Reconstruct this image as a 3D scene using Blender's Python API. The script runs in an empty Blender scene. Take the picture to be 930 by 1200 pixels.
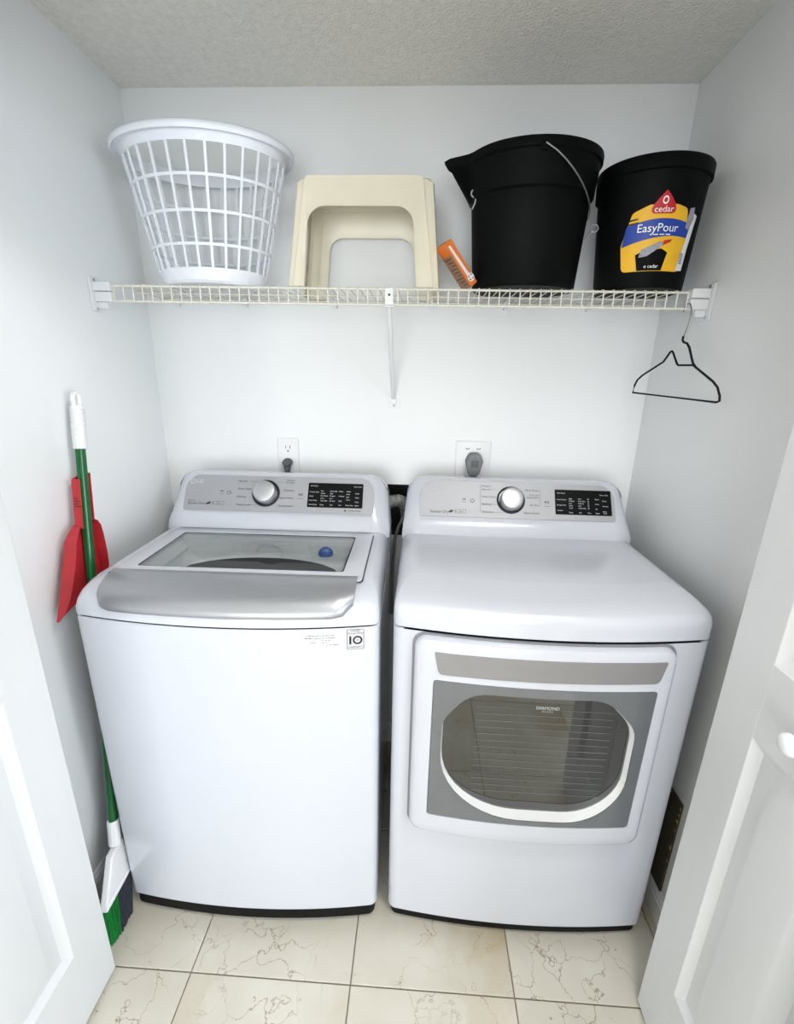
import bpy, math, random
from mathutils import Vector, Matrix
random.seed(7)
PI = math.pi
S = bpy.context.scene
COL = S.collection

# ------------------------------------------------------------------ camera, world, light, exposure
def make_camera():
    yaw, pit, rol, f = .0458, .2935, .0204, 528.16
    cy, sy = math.cos(yaw), math.sin(yaw)
    r = Vector((cy, sy, 0)); fw = Vector((-sy, cy, 0)); up = Vector((0, 0, 1))
    f2 = fw*math.cos(pit) - up*math.sin(pit); u2 = up*math.cos(pit) + fw*math.sin(pit)
    X = r*math.cos(rol) + u2*math.sin(rol); Y = u2*math.cos(rol) - r*math.sin(rol)
    cd = bpy.data.cameras.new('camera'); co = bpy.data.objects.new('camera', cd); COL.objects.link(co)
    cd.sensor_fit = 'HORIZONTAL'; cd.sensor_width = 36; cd.lens = f/930*36; cd.clip_start = .02
    m = Matrix((X, Y, -f2)).transposed().to_4x4(); m.translation = (.8807, -1.5279, 1.4543)
    co.matrix_world = m
    S.camera = co
make_camera()
W = bpy.data.worlds.new('world'); S.world = W; W.use_nodes = True
W.node_tree.nodes['Background'].inputs[0].default_value = (.80, .90, 1.0, 1)
W.node_tree.nodes['Background'].inputs[1].default_value = .6
def point(name, loc, power, rad, color):
    l = bpy.data.lights.new(name, 'POINT'); l.energy = power; l.shadow_soft_size = rad; l.color = color
    o = bpy.data.objects.new(name, l); o.location = loc; COL.objects.link(o); return o
point('hall_ceiling_lamp', (1.30, -1.31, 2.30), 29, .08, (1.0, .985, .96))
def area(name, loc, target, power, sx, sy, color):
    l = bpy.data.lights.new(name, 'AREA'); l.shape = 'RECTANGLE'; l.size = sx; l.size_y = sy; l.energy = power; l.color = color
    o = bpy.data.objects.new(name, l); o.location = loc; COL.objects.link(o)
    o.rotation_euler = (Vector(target)-Vector(loc)).to_track_quat('-Z', 'Y').to_euler(); return o
area('window_daylight', (3.6, -3.2, 1.4), (.2, -.4, 1.2), 84, 1.6, 1.6, (.86, .93, 1.0))
area('rear_fill', (.55, -4.55, 1.15), (.8, 0, 1.7), 86, 2.2, 1.7, (.90, .95, 1.0))  # unseen fill added behind the camera to brighten the upper closet
vs = S.view_settings
S.display_settings.display_device = 'sRGB'
vs.view_transform = 'Standard'; vs.look = 'None'; vs.gamma = 1.0; vs.use_curve_mapping = False; vs.exposure = 0.03

# ------------------------------------------------------------------ materials
def lin(c):
    return c/12.92 if c <= .04045 else ((c+.055)/1.055)**2.4
def hx(s):
    s = s.lstrip('#'); return tuple(lin(int(s[i:i+2], 16)/255) for i in (0, 2, 4)) + (1,)
def mat(name, color, rough=.5, metal=0.0, spec=.5, var=.04, scale=30, bump=0.0, bscale=200, coat=0.0, stretch=None, alpha=None, bdist=.001):
    m = bpy.data.materials.new(name); m.use_nodes = True; nt = m.node_tree; N = nt.nodes; L = nt.links
    b = N['Principled BSDF']; c = hx(color) if isinstance(color, str) else color
    b.inputs['Roughness'].default_value = rough; b.inputs['Metallic'].default_value = metal
    b.inputs['Specular IOR Level'].default_value = spec; b.inputs['Coat Weight'].default_value = coat; b.inputs['Coat Roughness'].default_value = .08
    tc = N.new('ShaderNodeTexCoord'); mp = N.new('ShaderNodeMapping'); L.new(tc.outputs['Object'], mp.inputs[0])
    if stretch: mp.inputs['Scale'].default_value = stretch
    nz = N.new('ShaderNodeTexNoise'); nz.inputs['Scale'].default_value = scale; nz.inputs['Detail'].default_value = 4
    L.new(mp.outputs[0], nz.inputs['Vector'])
    rp = N.new('ShaderNodeValToRGB'); e = rp.color_ramp.elements
    e[0].position = .3; e[1].position = .7
    e[0].color = tuple(x*(1-var) for x in c[:3])+(1,); e[1].color = tuple(min(1, x*(1+var)) for x in c[:3])+(1,)
    L.new(nz.outputs[0], rp.inputs[0]); L.new(rp.outputs[0], b.inputs['Base Color'])
    if bump:
        n2 = N.new('ShaderNodeTexNoise'); n2.inputs['Scale'].default_value = bscale; n2.inputs['Detail'].default_value = 3
        L.new(mp.outputs[0], n2.inputs['Vector'])
        bp = N.new('ShaderNodeBump'); bp.inputs['Strength'].default_value = bump; bp.inputs['Distance'].default_value = bdist
        L.new(n2.outputs[0], bp.inputs['Height']); L.new(bp.outputs[0], b.inputs['Normal'])
    return m
def glass_mat(name, tint, rough=.02, ior=1.5):
    m = bpy.data.materials.new(name); m.use_nodes = True; nt = m.node_tree; N = nt.nodes; L = nt.links
    N.remove(N['Principled BSDF']); out = N['Material Output']
    tr = N.new('ShaderNodeBsdfTransparent'); gl = N.new('ShaderNodeBsdfGlossy'); gl.inputs['Roughness'].default_value = rough
    tc = N.new('ShaderNodeTexCoord'); nz = N.new('ShaderNodeTexNoise'); nz.inputs['Scale'].default_value = 6
    L.new(tc.outputs['Object'], nz.inputs['Vector'])
    rp = N.new('ShaderNodeValToRGB'); c = hx(tint); e = rp.color_ramp.elements
    e[0].color = tuple(x*.97 for x in c[:3])+(1,); e[1].color = c
    L.new(nz.outputs[0], rp.inputs[0]); L.new(rp.outputs[0], tr.inputs[0])
    lwt = N.new('ShaderNodeLayerWeight'); pw = N.new('ShaderNodeMath'); pw.operation = 'POWER'; pw.inputs[1].default_value = 5 if ior < 1.6 else 3.2; L.new(lwt.outputs['Facing'], pw.inputs[0])
    fr = N.new('ShaderNodeMath'); fr.operation = 'MULTIPLY_ADD'; fr.inputs[1].default_value = .8; fr.inputs[2].default_value = .04 if ior < 1.6 else .15; fr.use_clamp = True; L.new(pw.outputs[0], fr.inputs[0])
    mx = N.new('ShaderNodeMixShader'); L.new(fr.outputs[0], mx.inputs[0]); L.new(tr.outputs[0], mx.inputs[1]); L.new(gl.outputs[0], mx.inputs[2])
    L.new(mx.outputs[0], out.inputs[0]); return m
def tile_mat():
    m = mat('cream_marble_tile', '#d9d2c2', rough=.28, var=.06, scale=5)
    nt = m.node_tree; N = nt.nodes; L = nt.links; b = N['Principled BSDF']
    tc = [n for n in N if n.type == 'TEX_COORD'][0]; mp = [n for n in N if n.type == 'MAPPING'][0]
    oi = N.new('ShaderNodeObjectInfo'); mul = N.new('ShaderNodeVectorMath'); mul.operation = 'SCALE'; mul.inputs['Scale'].default_value = 37.0
    L.new(oi.outputs['Random'], mul.inputs[0])
    ad = N.new('ShaderNodeVectorMath'); L.new(tc.outputs['Object'], ad.inputs[0]); L.new(mul.outputs[0], ad.inputs[1]); L.new(ad.outputs[0], mp.inputs[0])
    base = [n for n in N if n.type == 'VALTORGB'][0]
    base.color_ramp.elements[0].color = hx('#c1bbac'); base.color_ramp.elements[1].color = hx('#d0ccc1')
    # warped voronoi edges for the brown cracks
    nz = N.new('ShaderNodeTexNoise'); nz.inputs['Scale'].default_value = 9; nz.inputs['Detail'].default_value = 6; L.new(mp.outputs[0], nz.inputs['Vector'])
    sc = N.new('ShaderNodeVectorMath'); sc.operation = 'SCALE'; sc.inputs['Scale'].default_value = .22; L.new(nz.outputs['Color'], sc.inputs[0])
    a2 = N.new('ShaderNodeVectorMath'); L.new(mp.outputs[0], a2.inputs[0]); L.new(sc.outputs[0], a2.inputs[1])
    vo = N.new('ShaderNodeTexVoronoi'); vo.feature = 'DISTANCE_TO_EDGE'; vo.inputs['Scale'].default_value = 8.5; L.new(a2.outputs[0], vo.inputs['Vector'])
    r1 = N.new('ShaderNodeValToRGB'); r1.color_ramp.elements[0].color = (1, 1, 1, 1); r1.color_ramp.elements[1].color = (0, 0, 0, 1)
    r1.color_ramp.elements[0].position = .0; r1.color_ramp.elements[1].position = .013; L.new(vo.outputs['Distance'], r1.inputs[0])
    n3 = N.new('ShaderNodeTexNoise'); n3.inputs['Scale'].default_value = 5.5; n3.inputs['Detail'].default_value = 3; L.new(a2.outputs[0], n3.inputs['Vector'])
    r2 = N.new('ShaderNodeValToRGB'); r2.color_ramp.elements[0].position = .41; r2.color_ramp.elements[1].position = .56; L.new(n3.outputs[0], r2.inputs[0])
    mm = N.new('ShaderNodeMath'); mm.operation = 'MULTIPLY'; L.new(r1.outputs[0], mm.inputs[0]); L.new(r2.outputs[0], mm.inputs[1])
    m2 = N.new('ShaderNodeMath'); m2.operation = 'MULTIPLY'; m2.inputs[1].default_value = .85; L.new(mm.outputs[0], m2.inputs[0])
    mix = N.new('ShaderNodeMixRGB'); L.new(m2.outputs[0], mix.inputs[0]); L.new(base.outputs[0], mix.inputs[1]); mix.inputs[2].default_value = hx('#7d6642')
    # ochre blotches
    n4 = N.new('ShaderNodeTexNoise'); n4.inputs['Scale'].default_value = 3.3; n4.inputs['Detail'].default_value = 6; L.new(a2.outputs[0], n4.inputs['Vector'])
    r4 = N.new('ShaderNodeValToRGB'); r4.color_ramp.elements[0].position = .56; r4.color_ramp.elements[1].position = .80; L.new(n4.outputs[0], r4.inputs[0])
    m4 = N.new('ShaderNodeMath'); m4.operation = 'MULTIPLY'; m4.inputs[1].default_value = .8; L.new(r4.outputs[0], m4.inputs[0])
    mx2 = N.new('ShaderNodeMixRGB'); L.new(m4.outputs[0], mx2.inputs[0]); L.new(mix.outputs[0], mx2.inputs[1]); mx2.inputs[2].default_value = hx('#ae9970')
    L.new(mx2.outputs[0], b.inputs['Base Color'])
    return m

M = dict(
    wall=mat('satin_wall_paint', '#ebedee', rough=.42, var=.012, scale=3, bump=.12, bscale=260),
    ceil=mat('popcorn_ceiling', '#f0eee8', rough=.95, var=.05, scale=60, bump=1.0, bscale=150, bdist=.006),
    trim=mat('white_trim_paint', '#e6e7e8', rough=.35, var=.01),
    door=mat('white_door_paint', '#d4d6d8', rough=.38, var=.012, bump=.05, bscale=80, stretch=(1, 1, .1)),
    hall=mat('beige_hall_paint', '#cfc8ba', rough=.6, var=.02),
    grout=mat('grey_grout', '#8d8271', rough=.9, var=.1, scale=80),
    tile=tile_mat(),
    enamel=mat('white_enamel', '#c3c6cf', rough=.2, var=.006, scale=8, coat=.5),
    plastic=mat('white_plastic', '#e8e9eb', rough=.33, var=.01),
    silver=mat('brushed_silver', '#a9abb0', rough=.36, metal=.75, var=.05, scale=40, stretch=(1, 60, 60)),
    panelsilver=mat('silver_control_panel', '#a3a4a8', rough=.5, metal=.35, var=.03, scale=40, stretch=(1, 60, 60)),
    chrome=mat('satin_chrome', '#c9cacd', rough=.36, metal=.9, var=.02),
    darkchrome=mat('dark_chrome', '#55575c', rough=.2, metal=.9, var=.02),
    black=mat('black_gloss', '#08080a', rough=.3, spec=.15, var=.1),
    kick=mat('black_rubber', '#0c0c0e', spec=.15, rough=.6, var=.2),
    ink=mat('dark_ink', '#33353a', rough=.6, var=.05),
    blackink=mat('black_ink', '#101113', rough=.6, var=.05),
    paleink=mat('pale_ink', '#cfd2d6', rough=.5, var=.02),
    whiteink=mat('white_ink', '#f6f6f6', rough=.5, var=.01),
    gapshade=mat('grey_gap_shade', '#7d7f84', rough=.5, var=.05),
    surround=mat('grey_glass_surround', '#6d7074', rough=.22, metal=.25, var=.03, coat=.5),
    strip=mat('warm_grey_strip', '#8d8b8c', rough=.35, metal=.3, var=.02),
    lidglass=glass_mat('lid_glass', '#f3f4f4'),
    darkglass=glass_mat('smoked_glass', '#8b8d8a', rough=.03, ior=1.75),
    drum=mat('drum_metal', '#77797a', rough=.35, metal=.55, var=.05),
    tubgrey=mat('tub_grey_plastic', '#bfc4c6', rough=.4, var=.03),
    tubdark=mat('tub_dark_steel', '#3f4245', rough=.35, metal=.5, var=.1),
    bluecap=mat('blue_plastic', '#4667a8', rough=.35, var=.05),
    wire=mat('cream_coated_wire', '#e5e2d6', rough=.4, var=.03),
    basket=mat('white_basket_plastic', '#e6e9f0', rough=.4, var=.02),
    stool=mat('cream_stool_plastic', '#e9e2cd', rough=.32, var=.03, scale=12),
    bucket=mat('black_bucket_plastic', '#060708', rough=.55, spec=.10, var=.25, scale=60, bump=.15, bscale=350),
    steel=mat('steel_wire', '#8d8f90', rough=.3, metal=.9, var=.05),
    orange=mat('orange_carton', '#e2762a', rough=.45, var=.06),
    brown=mat('brown_carton_print', '#9a7358', rough=.55, var=.15, scale=90),
    yellow=mat('yellow_label', '#f0b822', rough=.4, var=.08, scale=20),
    blue=mat('blue_label', '#1d3f9f', rough=.4, var=.1, scale=20),
    red=mat('red_label', '#c01f26', rough=.4, var=.08, scale=20),
    labelwhite=mat('white_label', '#e8e6e6', rough=.45, var=.02),
    dullink=mat('dull_print', '#77787a', rough=.5, var=.05),
    labelgrey=mat('grey_label_print', '#9a9ba6', rough=.5, var=.2, scale=150),
    green=mat('green_enamel_pole', '#0d5c2d', rough=.25, var=.06),
    redplastic=mat('red_plastic', '#b62a33', rough=.38, var=.05),
    bristlegreen=mat('green_bristle', '#17823a', rough=.6, var=.35, scale=60, stretch=(5, 5, .3)),
    bristlegrey=mat('charcoal_bristle', '#3b3f4a', rough=.7, var=.45, scale=60, stretch=(5, 5, .3)),
    velvet=mat('black_velvet', '#0c0c10', rough=.9, var=.2, scale=200),
    plug=mat('grey_plug_rubber', '#77797b', rough=.55, var=.06),
    plugdark=mat('dark_grey_plug_rubber', '#55575c', rough=.55, var=.08),
    hose=mat('grey_corrugated_hose', '#8b8c88', rough=.5, var=.08),
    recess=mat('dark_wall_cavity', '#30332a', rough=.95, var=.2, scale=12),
    board=mat('dark_brown_board', '#4a4334', rough=.75, var=.25, scale=20, stretch=(1, 1, 6)),
    chip=mat('chipped_yellow_edge', '#b39a52', rough=.8, var=.3, scale=90),
    slot=mat('dark_slot', '#26282b', rough=.7, var=.1),
)

# ------------------------------------------------------------------ geometry builder
class G:
    def __init__(s): s.v = []; s.f = []
    def add(s, v, f):
        n = len(s.v); s.v += [tuple(p) for p in v]; s.f += [tuple(i+n for i in q) for q in f]; return s
    def box(s, x0, x1, y0, y1, z0, z1, fn=None):
        v = [(x, y, z) for z in (z0, z1) for y in (y0, y1) for x in (x0, x1)]
        if fn: v = [fn(*p) for p in v]
        return s.add(v, [(0, 2, 3, 1), (4, 5, 7, 6), (0, 1, 5, 4), (2, 6, 7, 3), (0, 4, 6, 2), (1, 3, 7, 5)])
    def loft(s, rings, closed=True, cap0=False, cap1=False, loop=False):
        n = len(rings[0]); v = [p for r in rings for p in r]; f = []
        m = n if closed else n-1
        K = len(rings) if loop else len(rings)-1
        for k in range(K):
            a = k*n; b = ((k+1) % len(rings))*n
            for i in range(m):
                j = (i+1) % n; f.append((a+i, a+j, b+j, b+i))
        if cap0: f.append(tuple(range(n-1, -1, -1)))
        if cap1: f.append(tuple((len(rings)-1)*n+i for i in range(n)))
        return s.add(v, f)
    def tube(s, pts, r, seg=8, closed=False, cap=True):
        P = [Vector(p) for p in pts]; n = len(P); rings = []
        rr = r if isinstance(r, (list, tuple)) else [r]*n
        ref = None
        for i in range(n):
            if closed: t = P[(i+1) % n]-P[i-1]
            else: t = P[min(i+1, n-1)]-P[max(i-1, 0)]
            t.normalize()
            if ref is None:
                ref = Vector((0, 0, 1)) if abs(t.z) < .9 else Vector((1, 0, 0))
            a = (ref-t*ref.dot(t)); a.normalize(); b = t.cross(a); ref = a
            rings.append([P[i]+(a*math.cos(2*PI*k/seg)+b*math.sin(2*PI*k/seg))*rr[i] for k in range(seg)])
        return s.loft(rings, True, cap and not closed, cap and not closed, loop=closed)
    def lathe(s, prof, fn, seg=32):   # prof: (r, h); fn(x, y, h) -> point
        rings = [[fn(r*math.cos(2*PI*k/seg), r*math.sin(2*PI*k/seg), h) for k in range(seg)] for r, h in prof]
        return s.loft(rings, True, True, True)
    def prism(s, poly, fn, t):        # poly of (a, b); fn(a, b, depth) -> point; depth 0 and t
        n = len(poly); v = [fn(a, b, 0) for a, b in poly]+[fn(a, b, t) for a, b in poly]
        f = [tuple(range(n-1, -1, -1)), tuple(range(n, 2*n))]+[(i, (i+1) % n, n+(i+1) % n, n+i) for i in range(n)]
        return s.add(v, f)
    def sheet(s, poly, fn):
        return s.add([fn(a, b) for a, b in poly], [tuple(range(len(poly)))])
    def text(s, txt, size, fn, align='LEFT', ox=0, oy=0, depth=0):
        v, f = text_mesh(txt, size, align); return s.add([fn(x+ox, y+oy) for x, y in v], f)
    def build(s, name, m, parent=None, smooth=35, bevel=0, bseg=2, world=False, fix=True):
        me = bpy.data.meshes.new(name)
        off = Vector(parent.location) if (parent is not None and world) else Vector((0, 0, 0))
        if parent is not None and world and parent.parent is not None: off = off+parent.parent.location
        me.from_pydata([tuple(Vector(p)-off) for p in s.v], [], s.f); me.validate()
        if fix:
            import bmesh
            bm = bmesh.new(); bm.from_mesh(me); bmesh.ops.recalc_face_normals(bm, faces=bm.faces); bm.to_mesh(me); bm.free()
        me.materials.append(m)
        if smooth:
            me.polygons.foreach_set('use_smooth', [True]*len(me.polygons)); me.set_sharp_from_angle(angle=math.radians(smooth))
        o = bpy.data.objects.new(name, me); COL.objects.link(o)
        if parent is not None: o.parent = parent
        if name.endswith('lettering') or name in ('icons', 'printed_lines', 'bar_code', 'emblem', 'slots', 'white_print'): o['kind'] = 'stuff'
        if bevel:
            b = o.modifiers.new('bevel', 'BEVEL'); b.width = bevel; b.segments = bseg; b.limit_method = 'ANGLE'; b.angle_limit = math.radians(40)
            b.harden_normals = False
        return o
_tc = {}
def text_mesh(txt, size, align):
    k = (txt, size, align)
    if k not in _tc:
        cu = bpy.data.curves.new('t', 'FONT'); cu.body = txt; cu.size = size; cu.align_x = align; cu.align_y = 'CENTER'; cu.resolution_u = 3
        ob = bpy.data.objects.new('t', cu); COL.objects.link(ob)
        dg = bpy.context.evaluated_depsgraph_get(); me = ob.evaluated_get(dg).to_mesh()
        _tc[k] = ([(v.co.x, v.co.y) for v in me.vertices], [tuple(p.vertices) for p in me.polygons])
        ob.evaluated_get(dg).to_mesh_clear(); bpy.data.objects.remove(ob); bpy.data.curves.remove(cu)
    return _tc[k]
def lerp(a, b, t): return a+(b-a)*t
def tag(o, label, cat, group=None):
    o['label'] = label; o['category'] = cat
    if group: o['group'] = group
    return o
def thing(name, loc, label, cat, rz=0, group=None):
    o = bpy.data.objects.new(name, None); o.empty_display_size = .05; o.location = loc; o.rotation_euler = (0, 0, rz); COL.objects.link(o)
    return tag(o, label, cat, group)
def struct(o): o['kind'] = 'structure'; return o
def round_poly(pts, rad, n=5):      # convex/concave polygon with rounded corners
    out = []; k = len(pts)
    for i in range(k):
        p0, p, p2 = Vector(pts[i-1]), Vector(pts[i]), Vector(pts[(i+1) % k]); r = rad[i] if isinstance(rad, (list, tuple)) else rad
        a = (p0-p).normalized(); b = (p2-p).normalized()
        ang = a.angle(b)
        if r <= 1e-6 or ang > PI-.02:
            out += [tuple(p)]*(n+1) if r <= 1e-6 else [tuple(p)]*(n+1); continue
        d = min(r/math.tan(ang/2), (p0-p).length*.49, (p2-p).length*.49); r2 = d*math.tan(ang/2)
        c = p+(a+b).normalized()*(r2/math.sin(ang/2))
        s, e = p+a*d-c, p+b*d-c
        a0 = math.atan2(s.y, s.x); a1 = math.atan2(e.y, e.x); da = (a1-a0+PI) % (2*PI)-PI
        out += [(c.x+r2*math.cos(a0+da*j/n), c.y+r2*math.sin(a0+da*j/n)) for j in range(n+1)]
    return out
def dedupe(l):
    o = []
    for p in l:
        if not o or (Vector(p)-Vector(o[-1])).length > 1e-6: o.append(p)
    return o
def refine(loops, step=.03):        # subdivide loops that run in parallel, the same way
    n = len(loops[0]); out = [[] for _ in loops]
    for i in range(n):
        k = max(max(1, int(math.ceil((Vector(l[(i+1) % n])-Vector(l[i])).length/step))) for l in loops)
        for q, l in zip(out, loops):
            a, b = Vector(l[i]), Vector(l[(i+1) % n])
            q += [tuple(a.lerp(b, j/k)) for j in range(k)]
    return out

# ------------------------------------------------------------------ room shell
RW, RH = 1.5988, 2.2197
YB, YF = -.93, -.83                 # front wall of the closet
fl = struct(G().box(-1.3, 4.2, -4.65, .12, -.06, -.004).build('floor', M['grout'], smooth=0))
ts, tx, ty = .4054, .3497, -.7996
tg = G(); h = ts/2-.0016
tg.loft([[(-h, -h, -.006), (h, -h, -.006), (h, h, -.006), (-h, h, -.006)], [(-h, -h, -.0008), (h, -h, -.0008), (h, h, -.0008), (-h, h, -.0008)],
         [(-h+.001, -h+.001, 0), (h-.001, -h+.001, 0), (h-.001, h-.001, 0), (-h+.001, h-.001, 0)]], True, False, True)
t0 = None
for i in range(-3, 6):
    for j in range(-9, 2):
        cx, cy = tx+(i+.5)*ts, ty+(j+.5)*ts
        if cy > .0 and (cx < .1 or cx > 1.5): continue
        if t0 is None: t0 = tg.build('tile', M['tile'], fl, smooth=0); o = t0
        else: o = t0.copy(); COL.objects.link(o)
        o.parent = fl; o.location = (cx, cy, 0)
struct(G().box(-.1, 0, YF, .12, 0, RH+.05).build('wall_left', M['wall'], smooth=0))
struct(G().box(RW, RW+.1, YF, .12, 0, RH+.05).build('wall_right', M['wall'], smooth=0))
hx0, hx1, hz0, hz1 = .72, .885, .905, 1.0925       # opening for the hoses
g = G(); D = .10
g.box(0, RW, 0, D, 0, hz0).box(0, RW, 0, D, hz1, RH+.05).box(0, hx0, 0, D, hz0, hz1).box(hx1, RW, 0, D, hz0, hz1)
wb = struct(g.build('wall_back', M['wall'], smooth=0))
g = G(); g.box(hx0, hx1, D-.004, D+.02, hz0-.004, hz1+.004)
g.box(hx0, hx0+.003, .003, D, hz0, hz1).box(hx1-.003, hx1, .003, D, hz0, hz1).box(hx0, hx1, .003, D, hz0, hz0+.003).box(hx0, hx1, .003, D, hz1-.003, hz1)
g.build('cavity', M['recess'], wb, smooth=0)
struct(G().box(-.1, RW+.1, YF, .12, RH, RH+.08).build('ceiling', M['ceil'], smooth=0))
g = G(); g.box(-1.3, .09, YB, YF, 0, 2.46).box(RW-.07, 4.2, YB, YF, 0, 2.46).box(.09, RW-.07, YB, YF, 2.01, 2.46)
struct(g.build('wall_front', M['wall'], smooth=0))
struct(G().box(-1.3, 4.2, -4.75, -4.65, 0, 2.46).build('wall_rear', M['hall'], smooth=0))
struct(G().box(-1.4, -1.3, -4.75, YB, 0, 2.46).build('wall_side', M['hall'], smooth=0))
struct(G().box(-1.4, 4.2, -4.75, YB, 2.46, 2.54).build('ceiling_hall', M['ceil'], smooth=0))
def baseboard(name, a, b, nrm):
    a, b, nrm = Vector(a), Vector(b), Vector(nrm)
    pr = [(0, 0), (.013, 0), (.013, .062), (.010, .066), (.010, .074), (.006, .080), (.004, .088), (0, .088)]
    g = G(); g.loft([[p+nrm*d+Vector((0, 0, z)) for d, z in pr] for p in (a, b)], True, True, True)
    return struct(g.build(name, M['trim'], smooth=25))
baseboard('baseboard_left', (0, YF, 0), (0, 0, 0), (1, 0, 0))
baseboard('baseboard_right', (RW, YF, 0), (RW, 0, 0), (-1, 0, 0))
baseboard('baseboard_back', (.013, 0, 0), (RW-.013, 0, 0), (0, -1, 0))

def panel_door(name, xface, dirx, ynear_wall, label_knob=None):
    # leaf of a folding door, hinged square to the opening; visible face at xface looking dirx
    th, wd = .035, .385
    y1 = ynear_wall; y0 = y1-wd; x1 = xface; x0 = xface-dirx*th
    root = bpy.data.objects.new(name, None); root.location = ((x0+x1)/2, (y0+y1)/2, 0); COL.objects.link(root); struct(root)
    a, b = min(x0, x1), max(x0, x1); sw = .092
    for ya, yb in ((y1-sw, y1), (y0, y0+sw)):
        G().box(a, b, ya, yb, .012, 1.995).build('stile', M['door'], root, smooth=0, bevel=.0015, world=True)
    rails = [(.012, .215), (.885, 1.025), (1.86, 1.995)]
    for za, zb in rails:
        G().box(a, b, y0+sw, y1-sw, za, zb).build('rail', M['door'], root, smooth=0, world=True)
    for za, zb in ((.215, .885), (1.025, 1.86)):
        ya, yb = y0+sw, y1-sw
        def ring(i, d): return [(xface+dirx*d, yy, zz) for yy, zz in ((ya+i, za+i), (yb-i, za+i), (yb-i, zb-i), (ya+i, zb-i))]
        g = G().loft([ring(0, 0), ring(.006, -.004), ring(.012, -.007), ring(.018, -.010), ring(.026, -.010), ring(.052, -.0015), ring(.056, -.001)], True, False, True)
        def ring2(i, d): return [(xface-dirx*(th+d), yy, zz) for yy, zz in ((ya+i, za+i), (yb-i, za+i), (yb-i, zb-i), (ya+i, zb-i))]
        g.loft([ring2(0, 0), ring2(.018, -.010), ring2(.056, -.001)], True, False, True)
        g.build('panel', M['door'], root, smooth=20, world=True, fix=True)
    if label_knob:
        ky, kz = label_knob
        prof = [(.004, 0), (.012, .001), (.0125, .004), (.007, .007), (.0065, .014), (.012, .018), (.0165, .024), (.0165, .030), (.012, .036), (.004, .038)]
        G().lathe(prof, lambda p, q, hh: (xface+dirx*hh, ky+p, kz+q), 24).build('door_knob', M['plastic'], root, smooth=60, world=True)
    return root
panel_door('door_1', .160, 1, -.8065)
panel_door('door_2', 1.4565, -1, -.790, (-.972, .954))

# dark board / patch low on the right wall
o = tag(G().box(RW-.0075, RW-.0005, -.592, -.25, .090, .401).build('access_panel', M['board'], smooth=0, bevel=.002),
        'dark brown rectangular panel low on the right wall beside the dryer', 'panel')
for zz, sy_, sz in ((.392, .004, .006), (.371, .003, .004), (.352, .006, .009), (.318, .004, .004), (.262, .005, .012), (.21, .003, .005)):
    G().loft([[(RW-d, -.5925, zz), (RW-d, -.5925+sy_, zz-sz*.3), (RW-d, -.5925+sy_*.7, zz-sz), (RW-d, -.5925, zz-sz*1.2)] for d in (.0070, .0082)], True, True, True).build('chipped_edge', M['chip'], o, smooth=0)

# ------------------------------------------------------------------ appliances
HW = .343
def bulge(x, B): return -B*(1-(x/HW)**2)
def outline(B, r=.022, back=.575, inset=0.0):
    # closed loop of (x, v) counter-clockwise from front left: front curve, right side, back, left side
    w = HW-inset; pts = []
    n = 20
    for i in range(n+1):
        x = -w+r+(2*w-2*r)*i/n; pts.append((x, bulge(x, B)+inset))
    e = bulge(w-r, B)+inset
    for k in range(1, 5):
        a = -PI/2+PI/2*k/4; pts.append((w-r+r*math.cos(a), e+r+r*math.sin(a)))
    for k in range(1, 9): pts.append((w, lerp(e+r, back, k/8)))
    for k in range(1, 13): pts.append((lerp(w, -w, k/12), back))
    for k in range(1, 9): pts.append((-w, lerp(back, e+r, k/8)))
    for k in range(1, 4):
        a = PI+PI/2*k/4; pts.append((-w+r+r*math.cos(a), e+r+r*math.sin(a)))
    return pts
def ringz(loop, z): return [(x, v, z) for x, v in loop]
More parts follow.
